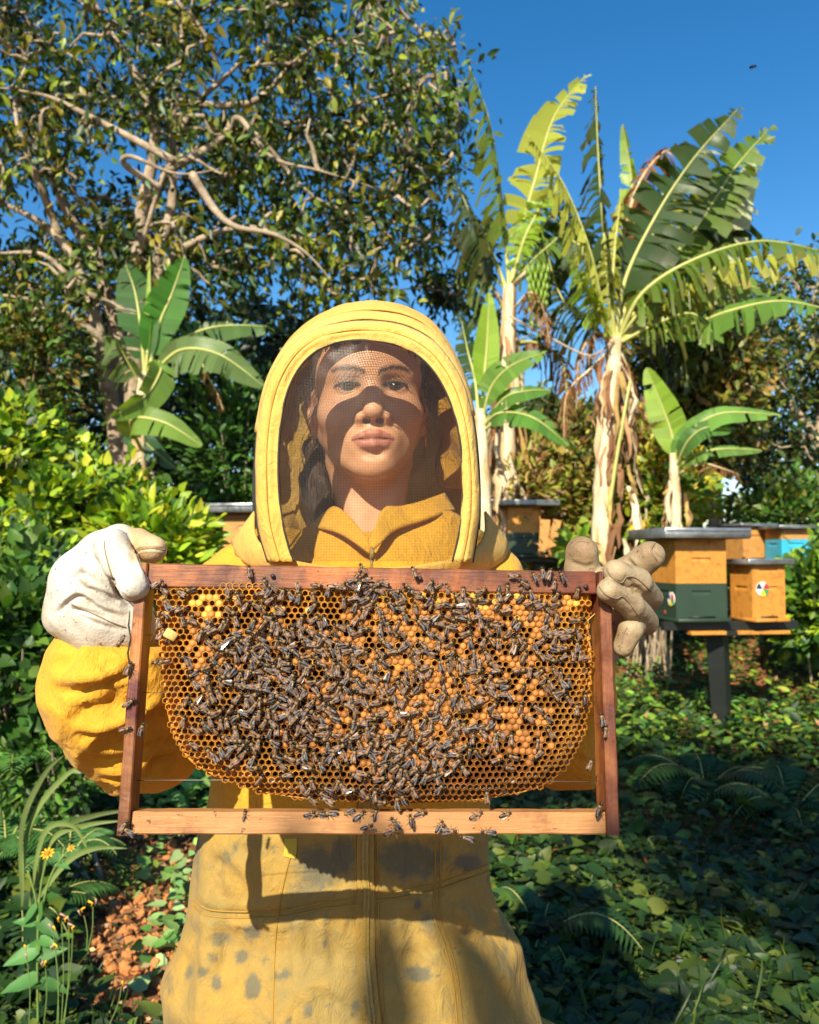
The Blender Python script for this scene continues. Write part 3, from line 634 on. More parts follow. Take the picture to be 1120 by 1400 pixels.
def dead_skirt(root, path, n, ln, pal=((.42, .24, .12), (.60, .44, .26), (.24, .11, .05), (.75, .64, .46), (.55, .36, .12))):
    """dry leaves that hang down round the stem"""
    off = V(*root.location); pth = interp(np.linspace(0, 1, 30), [P(*q) for q in path])
    for i in range(n):
        c = pth[rnd.randrange(30)]; az = rnd.uniform(0, 6.28); r_ = .075 + .07 * rnd.random(); a = c + V(math.cos(az) * r_, math.sin(az) * r_, 0); L = ln * rnd.uniform(.5, 1.2); k = np.linspace(0, 1, 7)
        out_ = V(math.cos(az), math.sin(az), 0); q = a + out_ * (.18 * np.sin(k * 2.2) * L)[:, None] + V(0, 0, -1) * (k * L)[:, None] + rng.normal(0, .012, (7, 3)); sd = unit(np.cross(out_, V(0, 0, 1)) + rng.normal(0, .4, 3)); w = (.014 + .034 * rnd.random()) * np.sin(math.pi * np.clip(k * .9 + .1, 0, 1)) ** .6
        vv = np.stack([q - sd * w[:, None], q + out_ * .02 * rnd.gauss(0, 1), q + sd * w[:, None]], 1).reshape(-1, 3) - off; cc_ = np.tile(np.array(pal[rnd.randrange(len(pal))]) * rnd.uniform(.7, 1.2), (21, 1))
        mk('dead_leaf', vv, grid_faces(7, 3), m_dry, root, True, col=cc_)
def pseudostem(root, path, r0, r1):
    off = V(*root.location); k = np.linspace(0, 1, 40); p = interp(k, [P(*q) for q in path]) - off; m = Mesh(); r = r0 * (1 - k) + r1 * k; m.tube(p, r * (1 + .10 * np.sin(k * 31) * (np.arange(40) % 3 == 0)), 14); o = m.build('stem', m_stem, root); return o
def banana(label, path, r0, r1):
    b = P(*path[0]); b[2] = float(gz(b[0], b[1])); return (lambda r: (pseudostem(r, path, r0, r1), r)[1])(thing('banana_plant', label, 'banana plant', b))
def petioles(root, crown, tips, r=.03):
    off = V(*root.location)
    for t in tips:
        p = interp(np.linspace(0, 1, 8), [P(*crown), (P(*crown) + P(*t)) / 2 + V(0, 0, .05), P(*t)]) - off; m = Mesh(); m.tube(p, np.linspace(r, r * .6, 8), 7); m.build('leaf_stalk', m_rib, root)
d = 8.6
b1 = banana('tall banana plant with a green fruit bunch, left of the two against the sky', [(690, 800, d), (690, 700, d), (692, 600, d), (694, 500, d), (697, 390, d)], .12, .07)
banana_leaf(b1, [(697, 395, d), (712, 320, d), (732, 245, d), (758, 160, d), (800, 104, d + .1)], .26, R(20), .5, .45, .25, BY, .1)
banana_leaf(b1, [(697, 392, d), (690, 310, d), (682, 240, d), (668, 160, d), (640, 84, d)], .24, R(60), .5, .8, .6, BG, .4)
banana_leaf(b1, [(694, 398, d), (672, 345, d), (652, 310, d), (636, 275, d), (620, 240, d)], .22, R(35), .4, .8, .8, BD, .4)
banana_leaf(b1, [(699, 395, d), (725, 360, d - .2), (752, 335, d - .3), (780, 310, d - .3)], .20, R(40), .4, .4, .5, BG, .2)
banana_leaf(b1, [(700, 395, d), (735, 320, d + .4), (765, 290, d + .5), (800, 330, d + .6), (812, 400, d + .6)], .30, R(10), .3, .6, .5, BD, .1)
banana_leaf(b1, [(694, 400, d), (672, 440, d + .3), (650, 420, d + .5), (622, 440, d + .5)], .18, R(10), .3, .5, .6, BD, .1)
banana_leaf(b1, [(700, 470, d + .2), (735, 470, d + .3), (770, 500, d + .4), (775, 580, d + .4)], .16, R(20), .3, .9, .8, BB, .5)
banana_leaf(b1, [(705, 420, d - .3), (725, 400, d - .5), (742, 420, d - .5), (752, 470, d - .5)], .08, R(10), .3, .9, 1.0, BB, 1.0)
banana_leaf(b1, [(698, 395, d), (716, 330, d - .1), (735, 290, d - .1), (748, 262, d)], .20, R(30), .5, .5, .4, BL, .1)
banana_leaf(b1, [(695, 398, d), (665, 370, d + .2), (640, 350, d + .3), (625, 380, d + .3)], .20, R(20), .5, .8, .8, BG, .3)
dead_skirt(b1, [(694, 450, d), (690, 600, d), (690, 740, d)], 70, .55)
# fruit bunch
off = V(*b1.location); m_fruit = simple('green_banana', (.16, .26, .03), .4, 14, .3); fb = Mesh(); c0 = P(736, 388, d - .35)
fb.tube(np.array([P(699, 392, d), P(722, 372, d - .2), c0 + V(0, 0, .1), c0 + V(0, 0, -.45)]) - off, [.03, .03, .025, .015], 8); fo = fb.build('fruit_stalk', m_stem, b1)
for tier in range(5):
    for k in range(11):
        az = k * 6.283 / 11 + tier * .3; zz = .06 - tier * .085; o_ = V(math.cos(az), math.sin(az), 0); a = c0 + V(0, 0, zz); rr_ = .085 - .006 * tier; m = Mesh(); m.tube(np.array([a + o_ * .03, a + o_ * rr_ + V(0, 0, .02), a + o_ * (rr_ + .025) + V(0, 0, .07), a + o_ * (rr_ + .015) + V(0, 0, .12)]) - off, [.012, .020, .019, .007], 7); m.build('banana', m_fruit, b1)
d = 8.2
b2 = banana('tallest banana plant with wide torn leaves fanned against the sky', [(822, 830, d), (822, 760, d), (826, 650, d), (836, 540, d), (840, 460, d)], .115, .07)
banana_leaf(b2, [(838, 462, d), (832, 380, d), (824, 290, d), (818, 200, d), (815, 118, d)], .24, R(50), .5, .85, .6, BD, .25)
banana_leaf(b2, [(842, 462, d), (856, 380, d), (900, 290, d), (950, 215, d), (1008, 150, d)], .36, R(12), .25, .45, .18, BD, .12)
banana_leaf(b2, [(842, 462, d), (862, 360, d + .3), (866, 290, d + .3), (862, 230, d + .3), (852, 170, d + .2)], .13, R(35), .5, .3, .1, BL, .0)
banana_leaf(b2, [(846, 462, d), (900, 380, d + .3), (960, 300, d + .4), (1005, 230, d + .5), (1050, 178, d + .5)], .30, R(15), .3, .5, .2, BG, .2)
banana_leaf(b2, [(850, 460, d), (950, 410, d + .6), (985, 350, d + .8), (1008, 280, d + .8), (1034, 212, d + .8)], .20, R(-10), .1, .15, .05, (.55, .60, .40), .0)
banana_leaf(b2, [(848, 460, d), (880, 400, d - .2), (950, 355, d - .3), (1040, 330, d - .4), (1130, 345, d - .4)], .26, R(65), .4, .85, .7, BG, .45)
banana_leaf(b2, [(850, 462, d), (900, 420, d + .2), (960, 375, d + .2), (1050, 350, d + .2), (1150, 352, d + .2)], .22, R(60), .4, .9, .8, BY, .6)
banana_leaf(b2, [(852, 462, d), (900, 430, d + .4), (960, 400, d + .3), (1010, 390, d + .2), (1050, 398, d + .2)], .24, R(50), .3, .1, .3, (.12, .22, .05), .0)
banana_leaf(b2, [(855, 462, d), (930, 450, d - .1), (1000, 425, d - .4), (1070, 412, d - .6), (1150, 428, d - .8)], .20, R(60), .3, .35, .5, (.12, .24, .04), .05)
banana_leaf(b2, [(836, 462, d), (824, 420, d - .2), (806, 340, d - .3), (770, 250, d - .3), (722, 184, d - .3)], .19, R(60), .5, .85, .7, BY, .15)
banana_leaf(b2, [(834, 462, d), (815, 420, d - .2), (800, 390, d - .4), (786, 360, d - .5)], .15, R(30), .4, .4, .4, BL, .05)
banana_leaf(b2, [(845, 450, d), (850, 350, d + .2), (870, 260, d + .2), (905, 210, d + .2), (930, 206, d + .2)], .20, R(30), .4, .95, .9, BB, 1.0)
banana_leaf(b2, [(840, 462, d), (850, 400, d + .4), (800, 340, d + .6), (760, 330, d + .8), (730, 380, d + .8)], .34, R(0), .3, .6, .4, BD, .1)
banana_leaf(b2, [(848, 462, d), (900, 350, d + .7), (980, 260, d + .9), (1000, 330, d + 1), (1010, 400, d + 1)], .36, R(0), .3, .6, .4, BD, .1)
banana_leaf(b2, [(850, 465, d), (900, 450, d + .5), (930, 470, d + .6), (940, 520, d + .6)], .22, R(0), .3, .6, .6, BD, .1)
banana_leaf(b2, [(840, 462, d), (838, 400, d - .1), (842, 330, d - .1), (850, 268, d)], .16, R(40), .5, .8, .5, BY, .3)
banana_leaf(b2, [(846, 462, d), (880, 420, d - .1), (915, 380, d - .2), (960, 372, d - .3), (1000, 400, d - .3)], .18, R(45), .4, .85, .8, BG, .4)
banana_leaf(b2, [(843, 462, d), (880, 350, d + .15), (925, 265, d + .2), (968, 205, d + .2)], .22, R(25), .4, .8, .5, BY, .35)
for q in ((792, 470), (775, 520), (862, 500)): banana_leaf(b2, [(838, 475, d), ((838 + q[0]) / 2, q[1] - 15, d), (q[0], q[1] + 20, d), (q[0] - 4, q[1] + 90, d)], .06, R(20), .3, .9, 1.2, BB, 1.0)
banana_leaf(b2, [(842, 470, d), (800, 440, d + .3), (765, 400, d + .4), (745, 330, d + .4)], .24, R(20), .4, .9, .6, BD, .3)
banana_leaf(b2, [(846, 465, d), (885, 330, d + .5), (905, 270, d + .6), (915, 235, d + .6)], .20, R(15), .4, .9, .6, BD, .4)
banana_leaf(b2, [(850, 468, d), (905, 440, d - .2), (950, 430, d - .3), (985, 470, d - .3)], .17, R(45), .4, .85, .8, BG, .5)
dead_skirt(b2, [(838, 490, d), (845, 600, d), (850, 760, d)], 95, .55)
petioles(b2, (832, 700, d - .15), [(862, 520, d - .15)], .022)
# a cord tied between the two stems
r = thing('cord', 'pale cord tied between the stems of the two tall banana plants', 'cord', P(697, 440, 8.5)); off = V(*r.location); m = Mesh(); pp = interp(np.linspace(0, 1, 24), [P(697, 432, 8.45), P(760, 466, 8.2), P(808, 486, 8.1), P(840, 464, 8.1)]); m.tube(pp - off, .012, 5); m.build('strand', m_bark, r)
m = Mesh()
for i in range(26): q = pp[rnd.randrange(14, 22)] - off; m.tube([q, q + rng.normal(0, .05, 3) + V(0, 0, -.06)], [.006, .003], 3, cap=False)
tag(m.build('frayed_fibres', m_bark, r), kind='stuff')
d = 6.6   # small plants
b3 = banana('young banana plant just right of the hood', [(664, 790, d), (662, 700, d), (658, 600, d), (656, 560, d)], .07, .045)
banana_leaf(b3, [(658, 575, d), (662, 520, d), (666, 470, d), (669, 400, d)], .10, R(0), .35, .0, .0, BL, 0, pet=.25)
banana_leaf(b3, [(655, 575, d), (650, 520, d + .1), (640, 480, d + .2), (632, 440, d + .2)], .11, R(20), .35, .2, .2, BD, 0)
banana_leaf(b3, [(660, 575, d), (672, 530, d - .1), (700, 500, d - .2), (745, 482, d - .2)], .12, R(35), .35, .05, .25, (.16, .30, .05), 0)
banana_leaf(b3, [(662, 580, d), (690, 545, d - .2), (720, 535, d - .3), (752, 534, d - .3)], .09, R(50), .35, .1, .4, (.11, .24, .04), 0)
banana_leaf(b3, [(662, 582, d), (685, 565, d - .2), (730, 572, d - .4), (778, 610, d - .4)], .10, R(40), .35, .1, .35, (.11, .26, .04), 0)
banana_leaf(b3, [(660, 590, d), (690, 570, d - .2), (720, 562, d - .3), (745, 520, d - .1)], .08, R(40), .35, .6, .35, BD, .2)
dead_skirt(b3, [(660, 600, d + .2), (664, 740, d + .2)], 22, .4)
d = 7.4
b4 = banana('low banana plant with bright leaves under the tall ones, right', [(926, 800, d), (924, 720, d), (922, 620, d)], .07, .04)
banana_leaf(b4, [(922, 640, d), (920, 600, d), (905, 555, d), (884, 503, d)], .14, R(0), .3, .05, .05, BL, 0)
banana_leaf(b4, [(922, 640, d), (935, 600, d - .1), (985, 566, d - .3), (1068, 568, d - .4)], .12, R(45), .3, .05, .35, (.16, .32, .06), 0)
banana_leaf(b4, [(924, 642, d), (940, 605, d - .2), (965, 585, d - .3), (1000, 588, d - .3)], .11, R(45), .3, .1, .3, (.10, .22, .05), 0)
banana_leaf(b4, [(924, 645, d), (950, 622, d - .2), (990, 614, d - .3), (1042, 616, d - .3)], .08, R(50), .3, .2, .4, (.14, .27, .06), .1)
banana_leaf(b4, [(924, 650, d), (960, 635, d - .2), (985, 640, d - .3), (1008, 648, d - .3)], .07, R(50), .3, .9, .6, BB, .8)
dead_skirt(b4, [(924, 660, d), (926, 760, d)], 18, .35)
d = 8.8
b5 = banana('banana plant with drooping shaded leaves under the big tree, left', [(195, 800, d), (196, 700, d), (190, 610, d), (198, 510, d)], .10, .06)
banana_leaf(b5, [(198, 520, d), (203, 470, d), (205, 420, d), (205, 350, d)], .05, R(40), .6, 0, 0, BL, 0)
banana_leaf(b5, [(198, 520, d), (194, 460, d), (185, 400, d + .1), (172, 362, d + .1)], .20, R(10), .3, .2, .1, (.05, .14, .03), 0)
banana_leaf(b5, [(202, 520, d), (216, 450, d), (236, 400, d), (252, 352, d)], .20, R(15), .3, .1, .1, (.06, .20, .02), 0)
banana_leaf(b5, [(192, 525, d), (178, 500, d - .1), (160, 470, d - .2), (142, 460, d - .2)], .18, R(30), .3, .2, .6, (.12, .20, .05), .05)
banana_leaf(b5, [(204, 520, d), (245, 480, d - .2), (300, 485, d - .4), (360, 528, d - .4)], .22, R(40), .3, .15, .4, (.14, .22, .07), .03)
banana_leaf(b5, [(204, 516, d), (240, 470, d + .1), (295, 447, d + .2), (365, 446, d + .2)], .20, R(40), .3, .3, .4, (.09, .17, .05), .03)
banana_leaf(b5, [(200, 530, d), (220, 505, d - .3), (200, 540, d - .5), (150, 572, d - .6)], .15, R(25), .3, .1, .2, (.16, .28, .05), 0)
banana_leaf(b5, [(196, 620, d), (180, 575, d - .4), (225, 578, d - .6), (276, 610, d - .6)], .16, R(35), .3, .1, .3, (.18, .30, .05), 0)
banana_leaf(b5, [(198, 540, d), (185, 570, d), (195, 600, d), (240, 640, d)], .15, R(0), .3, .3, .2, (.05, .13, .05), 0)
banana_leaf(b5, [(270, 480, d - .2), (282, 510, d - .2), (296, 535, d - .2), (305, 560, d - .2)], .05, R(0), .3, .9, .8, BB, .8)
dead_skirt(b5, [(195, 640, d), (200, 740, d)], 25, .5)

# ---- bushes
def bush(label, cx, cy, d, rx, rz, n, s0, s1, pal, kind='oval', depth=.7, name='bush', hollow=.45, cat='bush', wid=None):
    c = P(cx, cy, d); g = float(gz(c[0], c[1])); r = thing(name, label, cat, (c[0], c[1], g)); off = V(*r.location); sx = rx / FPX * d; sz = rz / FPX * d
    q = rand_unit(n); rad_ = hollow + (1 - hollow) * rng.random(n) ** .6; lump = 1 + .42 * fbm(q * 2.6 + cx, 3); pos = c + q * (rad_ * lump)[:, None] * V(sx, depth, sz)
    ok = pos[:, 2] > g; pos = pos[ok]; q = q[ok]; n = len(pos); dr = unit(q + rng.normal(0, .55, (n, 3)) + V(0, 0, .1)); nr = unit(V(-.1, -.5, .8) + rng.normal(0, .45, (n, 3)))
    scatter('foliage', kind, pos - off, dr, nr, s0 + (s1 - s0) * rng.random(n), leaf_cols(n, pal, .22), m_leafb, r, wid)
    m = Mesh()
    for i in range(16):
        e = pos[rng.integers(n)] - off; m.tube(np.array([V(rng.normal(0, .08), rng.normal(0, .08), -.05), e * V(.4, .4, .55), e]), [.014, .009, .004], 5, cap=False)
    m.build('stems', m_bark, r); return r
LB = [(.20, .34, .018), (.32, .45, .022), (.11, .22, .015), (.44, .48, .028), (.035, .09, .012), (.05, .12, .015)]
LS = [(.05, .13, .02), (.08, .19, .025), (.035, .09, .02), (.12, .22, .03)]
bush('yellow spotted broadleaf bush at the far left edge', 20, 650, 6.4, 110, 95, 3200, .05, .105, LB, 'broad', .8)
bush('bright vine covered bush below the banana plant', 120, 715, 6.0, 110, 80, 2800, .045, .10, LB, 'broad', .8)
bush('sunlit shrub with long pointed leaves behind the white glove', 215, 755, 5.6, 75, 62, 1300, .09, .17, LB[:4], 'oval', .6, wid=.8)
bush('tangled shrub with yellowing leaves left of the forked trunks', 10, 500, 9.0, 110, 90, 2600, .07, .13, YG + LS, 'oval', .9)
bush('shaded leafy bush under the sleeve at the left edge', 30, 900, 4.0, 105, 150, 2600, .04, .09, LS, 'broad', .5)
bush('green bush at the left, behind the sleeve', 60, 830, 4.8, 120, 110, 2600, .05, .10, LS + LB[:2], 'oval', .6)
bush('low herb bush left of the soil, behind the forearm', 80, 1040, 3.7, 80, 60, 1300, .03, .07, LS, 'oval', .4)
bush('dark bush behind the left hive', 330, 640, 9.6, 80, 130, 2600, .09, .17, LS[:3], 'oval', .8)
bush('shrub in front of the left hive', 265, 810, 6.8, 50, 26, 800, .07, .13, LB[:4], 'oval', .5, wid=.8)
bush('yellow green vine heaped round the tall banana stem', 900, 690, 8.6, 70, 90, 2800, .06, .12, [(.24, .32, .03), (.36, .36, .03), (.14, .24, .03), (.50, .40, .04), (.08, .16, .02)], 'broad', .7, 'vine', cat='vine')
bush('leafy vine climbing between the banana stems', 790, 700, 9.2, 60, 90, 2000, .06, .12, [(.20, .24, .04), (.30, .28, .05), (.12, .16, .03), (.40, .28, .08)], 'broad', .6, 'vine', cat='vine')
bush('rounded yellow green bush between the two banana plants', 770, 620, 13, 60, 75, 2400, .09, .17, YG, 'oval', 1.0)
bush('dark shrub behind the blue hive', 1080, 720, 10.5, 70, 70, 2200, .08, .15, LS + YG[:2], 'oval', .8)
bush('leafy bush at the right edge below the blue hive', 1130, 830, 7.6, 70, 80, 2200, .06, .12, LS + LB[:2], 'broad', .6)
bush('low bush behind the stand post', 1010, 770, 10.2, 120, 30, 1800, .08, .14, LS + LB[:1], 'oval', .8)
bush('small weeds behind the middle hive', 790, 770, 9.8, 60, 26, 1000, .08, .15, LB[:5], 'oval', .6)
DRYP = [(.42, .24, .12), (.58, .40, .20), (.25, .11, .05), (.50, .42, .08), (.20, .28, .04), (.34, .34, .05)]
bush('tangle of dry leaves and vine at the foot of the left banana stem', 715, 690, 8.9, 45, 85, 1700, .07, .15, DRYP, 'oval', .5, 'vine', cat='vine', wid=.6)
bush('heap of dry hanging leaves right of the tallest banana stem', 880, 640, 8.7, 40, 95, 1900, .07, .15, DRYP, 'oval', .5, 'vine', cat='vine', wid=.6)
bush('dry vine hanging between the two tall banana stems', 770, 660, 9.6, 50, 80, 1500, .07, .15, DRYP[2:] + [(.12, .16, .03)], 'oval', .6, 'vine', cat='vine', wid=.7)
# young upright leaf next to the boards
bush('tuft of broad bright leaves beside the leaning boards', 790, 752, 8.0, 14, 18, 60, .14, .22, [(.30, .46, .04), (.2, .36, .03)], 'oval', .2, 'leaf_tuft', cat='plant')
# far wood
def far_mass(poly, n, d0, d1, s0, s1, pal, label, thr=-9, seed=0):
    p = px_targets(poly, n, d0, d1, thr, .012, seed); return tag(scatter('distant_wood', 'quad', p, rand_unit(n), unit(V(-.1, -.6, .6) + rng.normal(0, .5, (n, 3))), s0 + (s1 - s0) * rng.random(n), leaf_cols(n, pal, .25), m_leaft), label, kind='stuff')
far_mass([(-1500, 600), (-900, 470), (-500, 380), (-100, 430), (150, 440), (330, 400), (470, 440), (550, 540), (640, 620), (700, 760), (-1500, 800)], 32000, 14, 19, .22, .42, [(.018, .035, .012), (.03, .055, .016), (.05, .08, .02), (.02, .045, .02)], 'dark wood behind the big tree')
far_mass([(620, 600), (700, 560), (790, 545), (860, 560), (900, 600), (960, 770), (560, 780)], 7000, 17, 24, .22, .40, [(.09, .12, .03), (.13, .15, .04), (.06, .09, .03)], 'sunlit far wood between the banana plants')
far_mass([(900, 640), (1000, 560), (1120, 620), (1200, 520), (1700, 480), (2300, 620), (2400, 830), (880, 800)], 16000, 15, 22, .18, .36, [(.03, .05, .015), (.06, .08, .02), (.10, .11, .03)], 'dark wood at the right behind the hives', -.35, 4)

# ---- ferns and flowers
def fern(label, base, n, L, az0=0, pal=G_DARK, spread_=6.28):
    r = thing('fern', label, 'fern', base)
    for i in range(n):
        az = az0 + spread_ * (i + rnd.random() * .6) / n; o_ = V(math.cos(az), math.sin(az), 0); k = np.linspace(0, 1, 22); l = L * rnd.uniform(.75, 1.1); hh = rnd.uniform(.45, .8)
        p = o_ * (l * k)[:, None] * .85 + V(0, 0, 1) * (l * hh * (k * 1.35 - k ** 2.2 * 1.15))[:, None]; t = unit(np.gradient(p, axis=0)); s = unit(np.cross(t, V(0, 0, 1))); pos, dr, nr, sz = [], [], [], []
        for a in range(2, 22):
            for sd in (-1, 1): pos.append(p[a]); dr.append(sd * s[a] + t[a] * .35 - V(0, 0, .12)); nr.append(np.cross(t[a], s[a]) * -1 + rng.normal(0, .1, 3)); sz.append(l * .30 * math.sin(math.pi * (.08 + .88 * k[a])) ** .8)
        n2 = len(pos); nr = np.array(nr); nr[nr[:, 2] < 0] *= -1; c_ = np.array(pal[rnd.randrange(len(pal))]) * rnd.uniform(.8, 1.2); o = scatter('frond', 'oval', np.array(pos), np.array(dr), nr, np.array(sz), np.tile(c_, (n2, 1)), m_leafg, r, .42)
        m = Mesh(); m.tube(p, np.linspace(.004, .001, 22), 4, cap=False); m.build('frond_rib', m_rib, o)
    return r
FP = [(.022, .065, .014), (.032, .085, .018)]
for (px, py, n, L, lab_) in ((965, 1085, 12, .62, 'wide dark fern in front of the stand post'), (740, 1290, 8, .40, 'small dark fern at the lower right of the suit'), (1080, 1120, 9, .6, 'shaded fern near the right edge'), (720, 1030, 9, .6, 'fern half hidden by the right side bar')):
    p = on_ground(px, py)[0]; fern(lab_, p, n, L, rnd.random(), FP)
for (x_, y_, d_, n, L, lab_, pal_) in ((20, 985, 3.6, 9, .34, 'bright fern at the left edge beside the sleeve', [(.09, .22, .04), (.12, .28, .05)]), (30, 1200, 3.1, 9, .42, 'dark fern at the left edge behind the yellow flowers', FP), (95, 1110, 3.3, 8, .32, 'fern left of the lower frame corner', [(.06, .16, .04)]), (10, 1100, 3.4, 8, .38, 'fern high on the bank at the left edge', [(.07, .18, .04)])):
    p = P(x_, y_, d_); p[2] = max(p[2] - .18, float(gz(p[0], p[1]))); fern(lab_, p, n, L, rnd.random(), pal_)
# long grass arching right, left of the frame
r = thing('grass_tuft', 'arching long grass blades by the left side bar', 'grass', on_ground(40, 1230)[0]); off = V(*r.location)
for i, pts in enumerate([[(40, 1240), (80, 1140), (130, 1115), (200, 1105)], [(40, 1240), (70, 1150), (120, 1128), (170, 1122)], [(40, 1240), (60, 1140), (100, 1130), (125, 1175)], [(30, 1240), (40, 1130), (90, 1060), (140, 1040)], [(30, 1240), (30, 1130), (60, 1060), (90, 1030)], [(45, 1240), (90, 1180), (130, 1160), (175, 1160)]]):
    p = interp(np.linspace(0, 1, 20), [P(a, b_, 2.7 - .02 * i) for a, b_ in pts]) - off; t = unit(np.gradient(p, axis=0)); s = unit(np.cross(t, V(.2, 1, .1))); w = .009 * np.sin(np.linspace(.3, 3.1, 20)); vv = np.stack([p - s * w[:, None], p + V(0, .003, 0), p + s * w[:, None]], 1).reshape(-1, 3)
    mk('blade', vv, grid_faces(20, 3), m_leafg, r, col=np.tile(V(.16, .22, .06) * rnd.uniform(.5, 1.2), (60, 1)))
m_petal = simple('yellow_petal', (.85, .42, .01), .5, 40, .15); m_pist = simple('flower_centre', (.45, .16, .01), .7); m_st = simple('green_stem', (.14, .22, .05), .6)
def flower_plant(label, stemspx, d, heads, leaves):
    b = P(*stemspx[0][0], d); r = thing('flower', label, 'flower', b); off = V(*b)
    for pts in stemspx: m = Mesh(); m.tube(interp(np.linspace(0, 1, 14), [P(x, y, d) for x, y in pts]) - off, .0028, 6); m.build('stem', m_st, r)
    for (x, y, rr_, np_) in heads:
        c = P(x, y, d - .01) - off; m = Mesh(); m.ellipsoid(c, (rr_ * .35, rr_ * .25, rr_ * .3), seg=10, ring=6); m.build('flower_centre', m_pist, r); ax = unit(V(0, -.6, .8)); s = unit(np.cross(ax, V(1, 0, 0))); s2 = np.cross(ax, s)
        for k in range(np_):
            a = k * 6.283 / np_; dd = math.cos(a) * s + math.sin(a) * s2; sd = np.cross(ax, dd); vv = [c + dd * rr_ * .25, c + dd * rr_ * .7 + sd * rr_ * .17 + ax * .002, c + dd * rr_ * 1.05, c + dd * rr_ * .7 - sd * rr_ * .17 + ax * .002]; mk('petal', np.array(vv), [(0, 1, 2, 3)], m_petal, r)
    n = len(leaves); L_ = np.array(leaves, float)
    for i in range(n):
        x, y, ax_, ay_, s_ = L_[i]; p0 = P(x, y, d) - off; dr = V(ax_, -.3 + rnd.random() * .4, -ay_); scatter('leaf', 'broad', p0[None], dr[None], unit(V(0, -.7, .7) + rng.normal(0, .2, 3))[None], s_, np.array([[.07, .19, .045]]) * rnd.uniform(.8, 1.3), m_leafg, r, .62)
flower_plant('yellow daisy like flowers on tall stems at the lower left', [[(52, 1270), (54, 1230), (58, 1200), (65, 1172)], [(54, 1262), (64, 1215), (76, 1185), (96, 1160)], [(52, 1262), (48, 1225), (38, 1190)], [(52, 1400), (51, 1330), (52, 1262)]], 2.25, [(65, 1167, .018, 9), (97, 1160, .011, 7)],
             [(50, 1262, -1, -.1, .065), (50, 1240, -.4, .5, .06), (54, 1260, .8, .5, .07), (52, 1255, .2, -.8, .05), (50, 1300, -.9, .3, .09), (52, 1305, .8, -.2, .08), (50, 1340, -.8, .2, .1), (53, 1345, .9, .1, .09), (52, 1290, -.5, .9, .07), (54, 1285, .9, .2, .06), (80, 1180, .8, .4, .035), (84, 1178, -.4, -.8, .03)])
m_pinkp = simple('pale_pink_petal', (.45, .24, .20), .6)
r = thing('wild_flower', 'small pale pink tubular blossoms beside the yellow flowers', 'flower', P(84, 1400, 2.2)); off = V(*r.location)
for (x0, y0, x1, y1) in ((80, 1400, 72, 1270), (84, 1400, 84, 1258), (88, 1400, 94, 1262), (86, 1400, 100, 1268), (120, 1300, 127, 1240), (118, 1300, 115, 1252), (40, 1400, 36, 1305), (60, 1400, 62, 1318), (78, 1400, 76, 1300), (150, 1400, 166, 1350)):
    m = Mesh(); m.tube(interp(np.linspace(0, 1, 8), [P(x0, y0, 2.2), P((x0 + x1) / 2 + 3, (y0 + y1) / 2, 2.2), P(x1, y1, 2.2)]) - off, .0014, 4, cap=False); m.build('stem', m_st, r)
    for k in range(2): c = P(x1 + rnd.uniform(-5, 5), y1 + rnd.uniform(-6, 8), 2.19) - off; m = Mesh(); m.tube([c, c + V(rnd.uniform(-.006, .006), 0, .009), c + V(rnd.uniform(-.01, .01), 0, .014)], [.001, .002, .0028], 6); m.build('blossom', m_pinkp if k != 1 else m_petal, r)

# ---- unseen trees behind the camera, leaf clumps set along sun rays for their shade
SD = np.array(SUN_DIR)
def shade_tree(label, spots, lift, dens, trunk_xy, seed):
    g = float(gz(trunk_xy[0], trunk_xy[1])); r = thing('shade_tree', label, 'tree', (trunk_xy[0], trunk_xy[1], g)); off = V(*r.location); pos = []; m = Mesh()
    cs = []
    for (x, y, rad_, dn) in spots:
        L = lift / SD[2] * rnd.uniform(.92, 1.08); c = V(x, y, 0) + SD * L; n = int(dens * dn * rad_ ** 2); q = rand_unit(n) * (rng.random(n) ** .4)[:, None] * rad_ * V(1, 1, .8); pos.append(c + q); cs.append(c)
    top = np.mean(cs, 0); m.tube(interp(np.linspace(0, 1, 12), [V(0, 0, -.1), V(.1, 0, 2.0), (top - off) * V(.4, .4, .75), top - off]), np.linspace(.24, .08, 12), 10); m.build('trunk', m_bark, r)
    m = Mesh()
    for c in cs: a = (top - off) * V(.25, .25, .6); m.tube(interp(np.linspace(0, 1, 8), [a, (a + c - off) / 2 + V(0, 0, .3), c - off]), np.linspace(.08, .03, 8), 6)
    tag(m.build('branches', m_bark, r), kind='stuff'); pos = np.concatenate(pos); n = len(pos)
    scatter('crown', 'oval', pos - off, rand_unit(n), unit(rng.normal(size=(n, 3)) * .5 + SD), .14 + .10 * rng.random(n), leaf_cols(n, LEAF_T, .2), m_leaft, r)
shade_tree('unseen broad tree behind the camera, set for its shade', [(1.55, 2.1, .30, 2), (1.8, 3.2, .42, 1.6), (1.45, 4.3, .42, 1.6), (.45, 5.0, .42, 1.2), (2.1, 2.7, .75, 1.8), (1.75, 3.9, .70, 1.8), (1.0, 5.1, .55, 1.6), (2.3, 4.8, .85, 1.8), (3.0, 3.6, .9, 1), (1.9, 5.6, .5, .7), (3.2, 2.2, .8, 1)], 7.5, 420, (1.6, -9.0), 1)
shade_tree('unseen smaller tree behind the camera to the left, set for its shade', [(-2.1, 2.6, .55, 1), (-2.2, 3.7, .6, 1), (-2.0, 1.6, .4, .9), (-3.1, 4.8, .8, .8), (-3.4, 6.4, .6, .5)], 6.2, 420, (-4.2, -6.5), 2)
shade_tree('unseen leafy tree added behind the camera to shade the lower suit', [(.62, 1.60, .30, 2.0), (.22, 1.58, .30, 2.0), (-.12, 1.5, .28, 1.6), (1.1, 1.7, .4, 1.4)], 3.0, 900, (-.9, -2.6), 3)  # added out of view so its leaves darken the lower suit
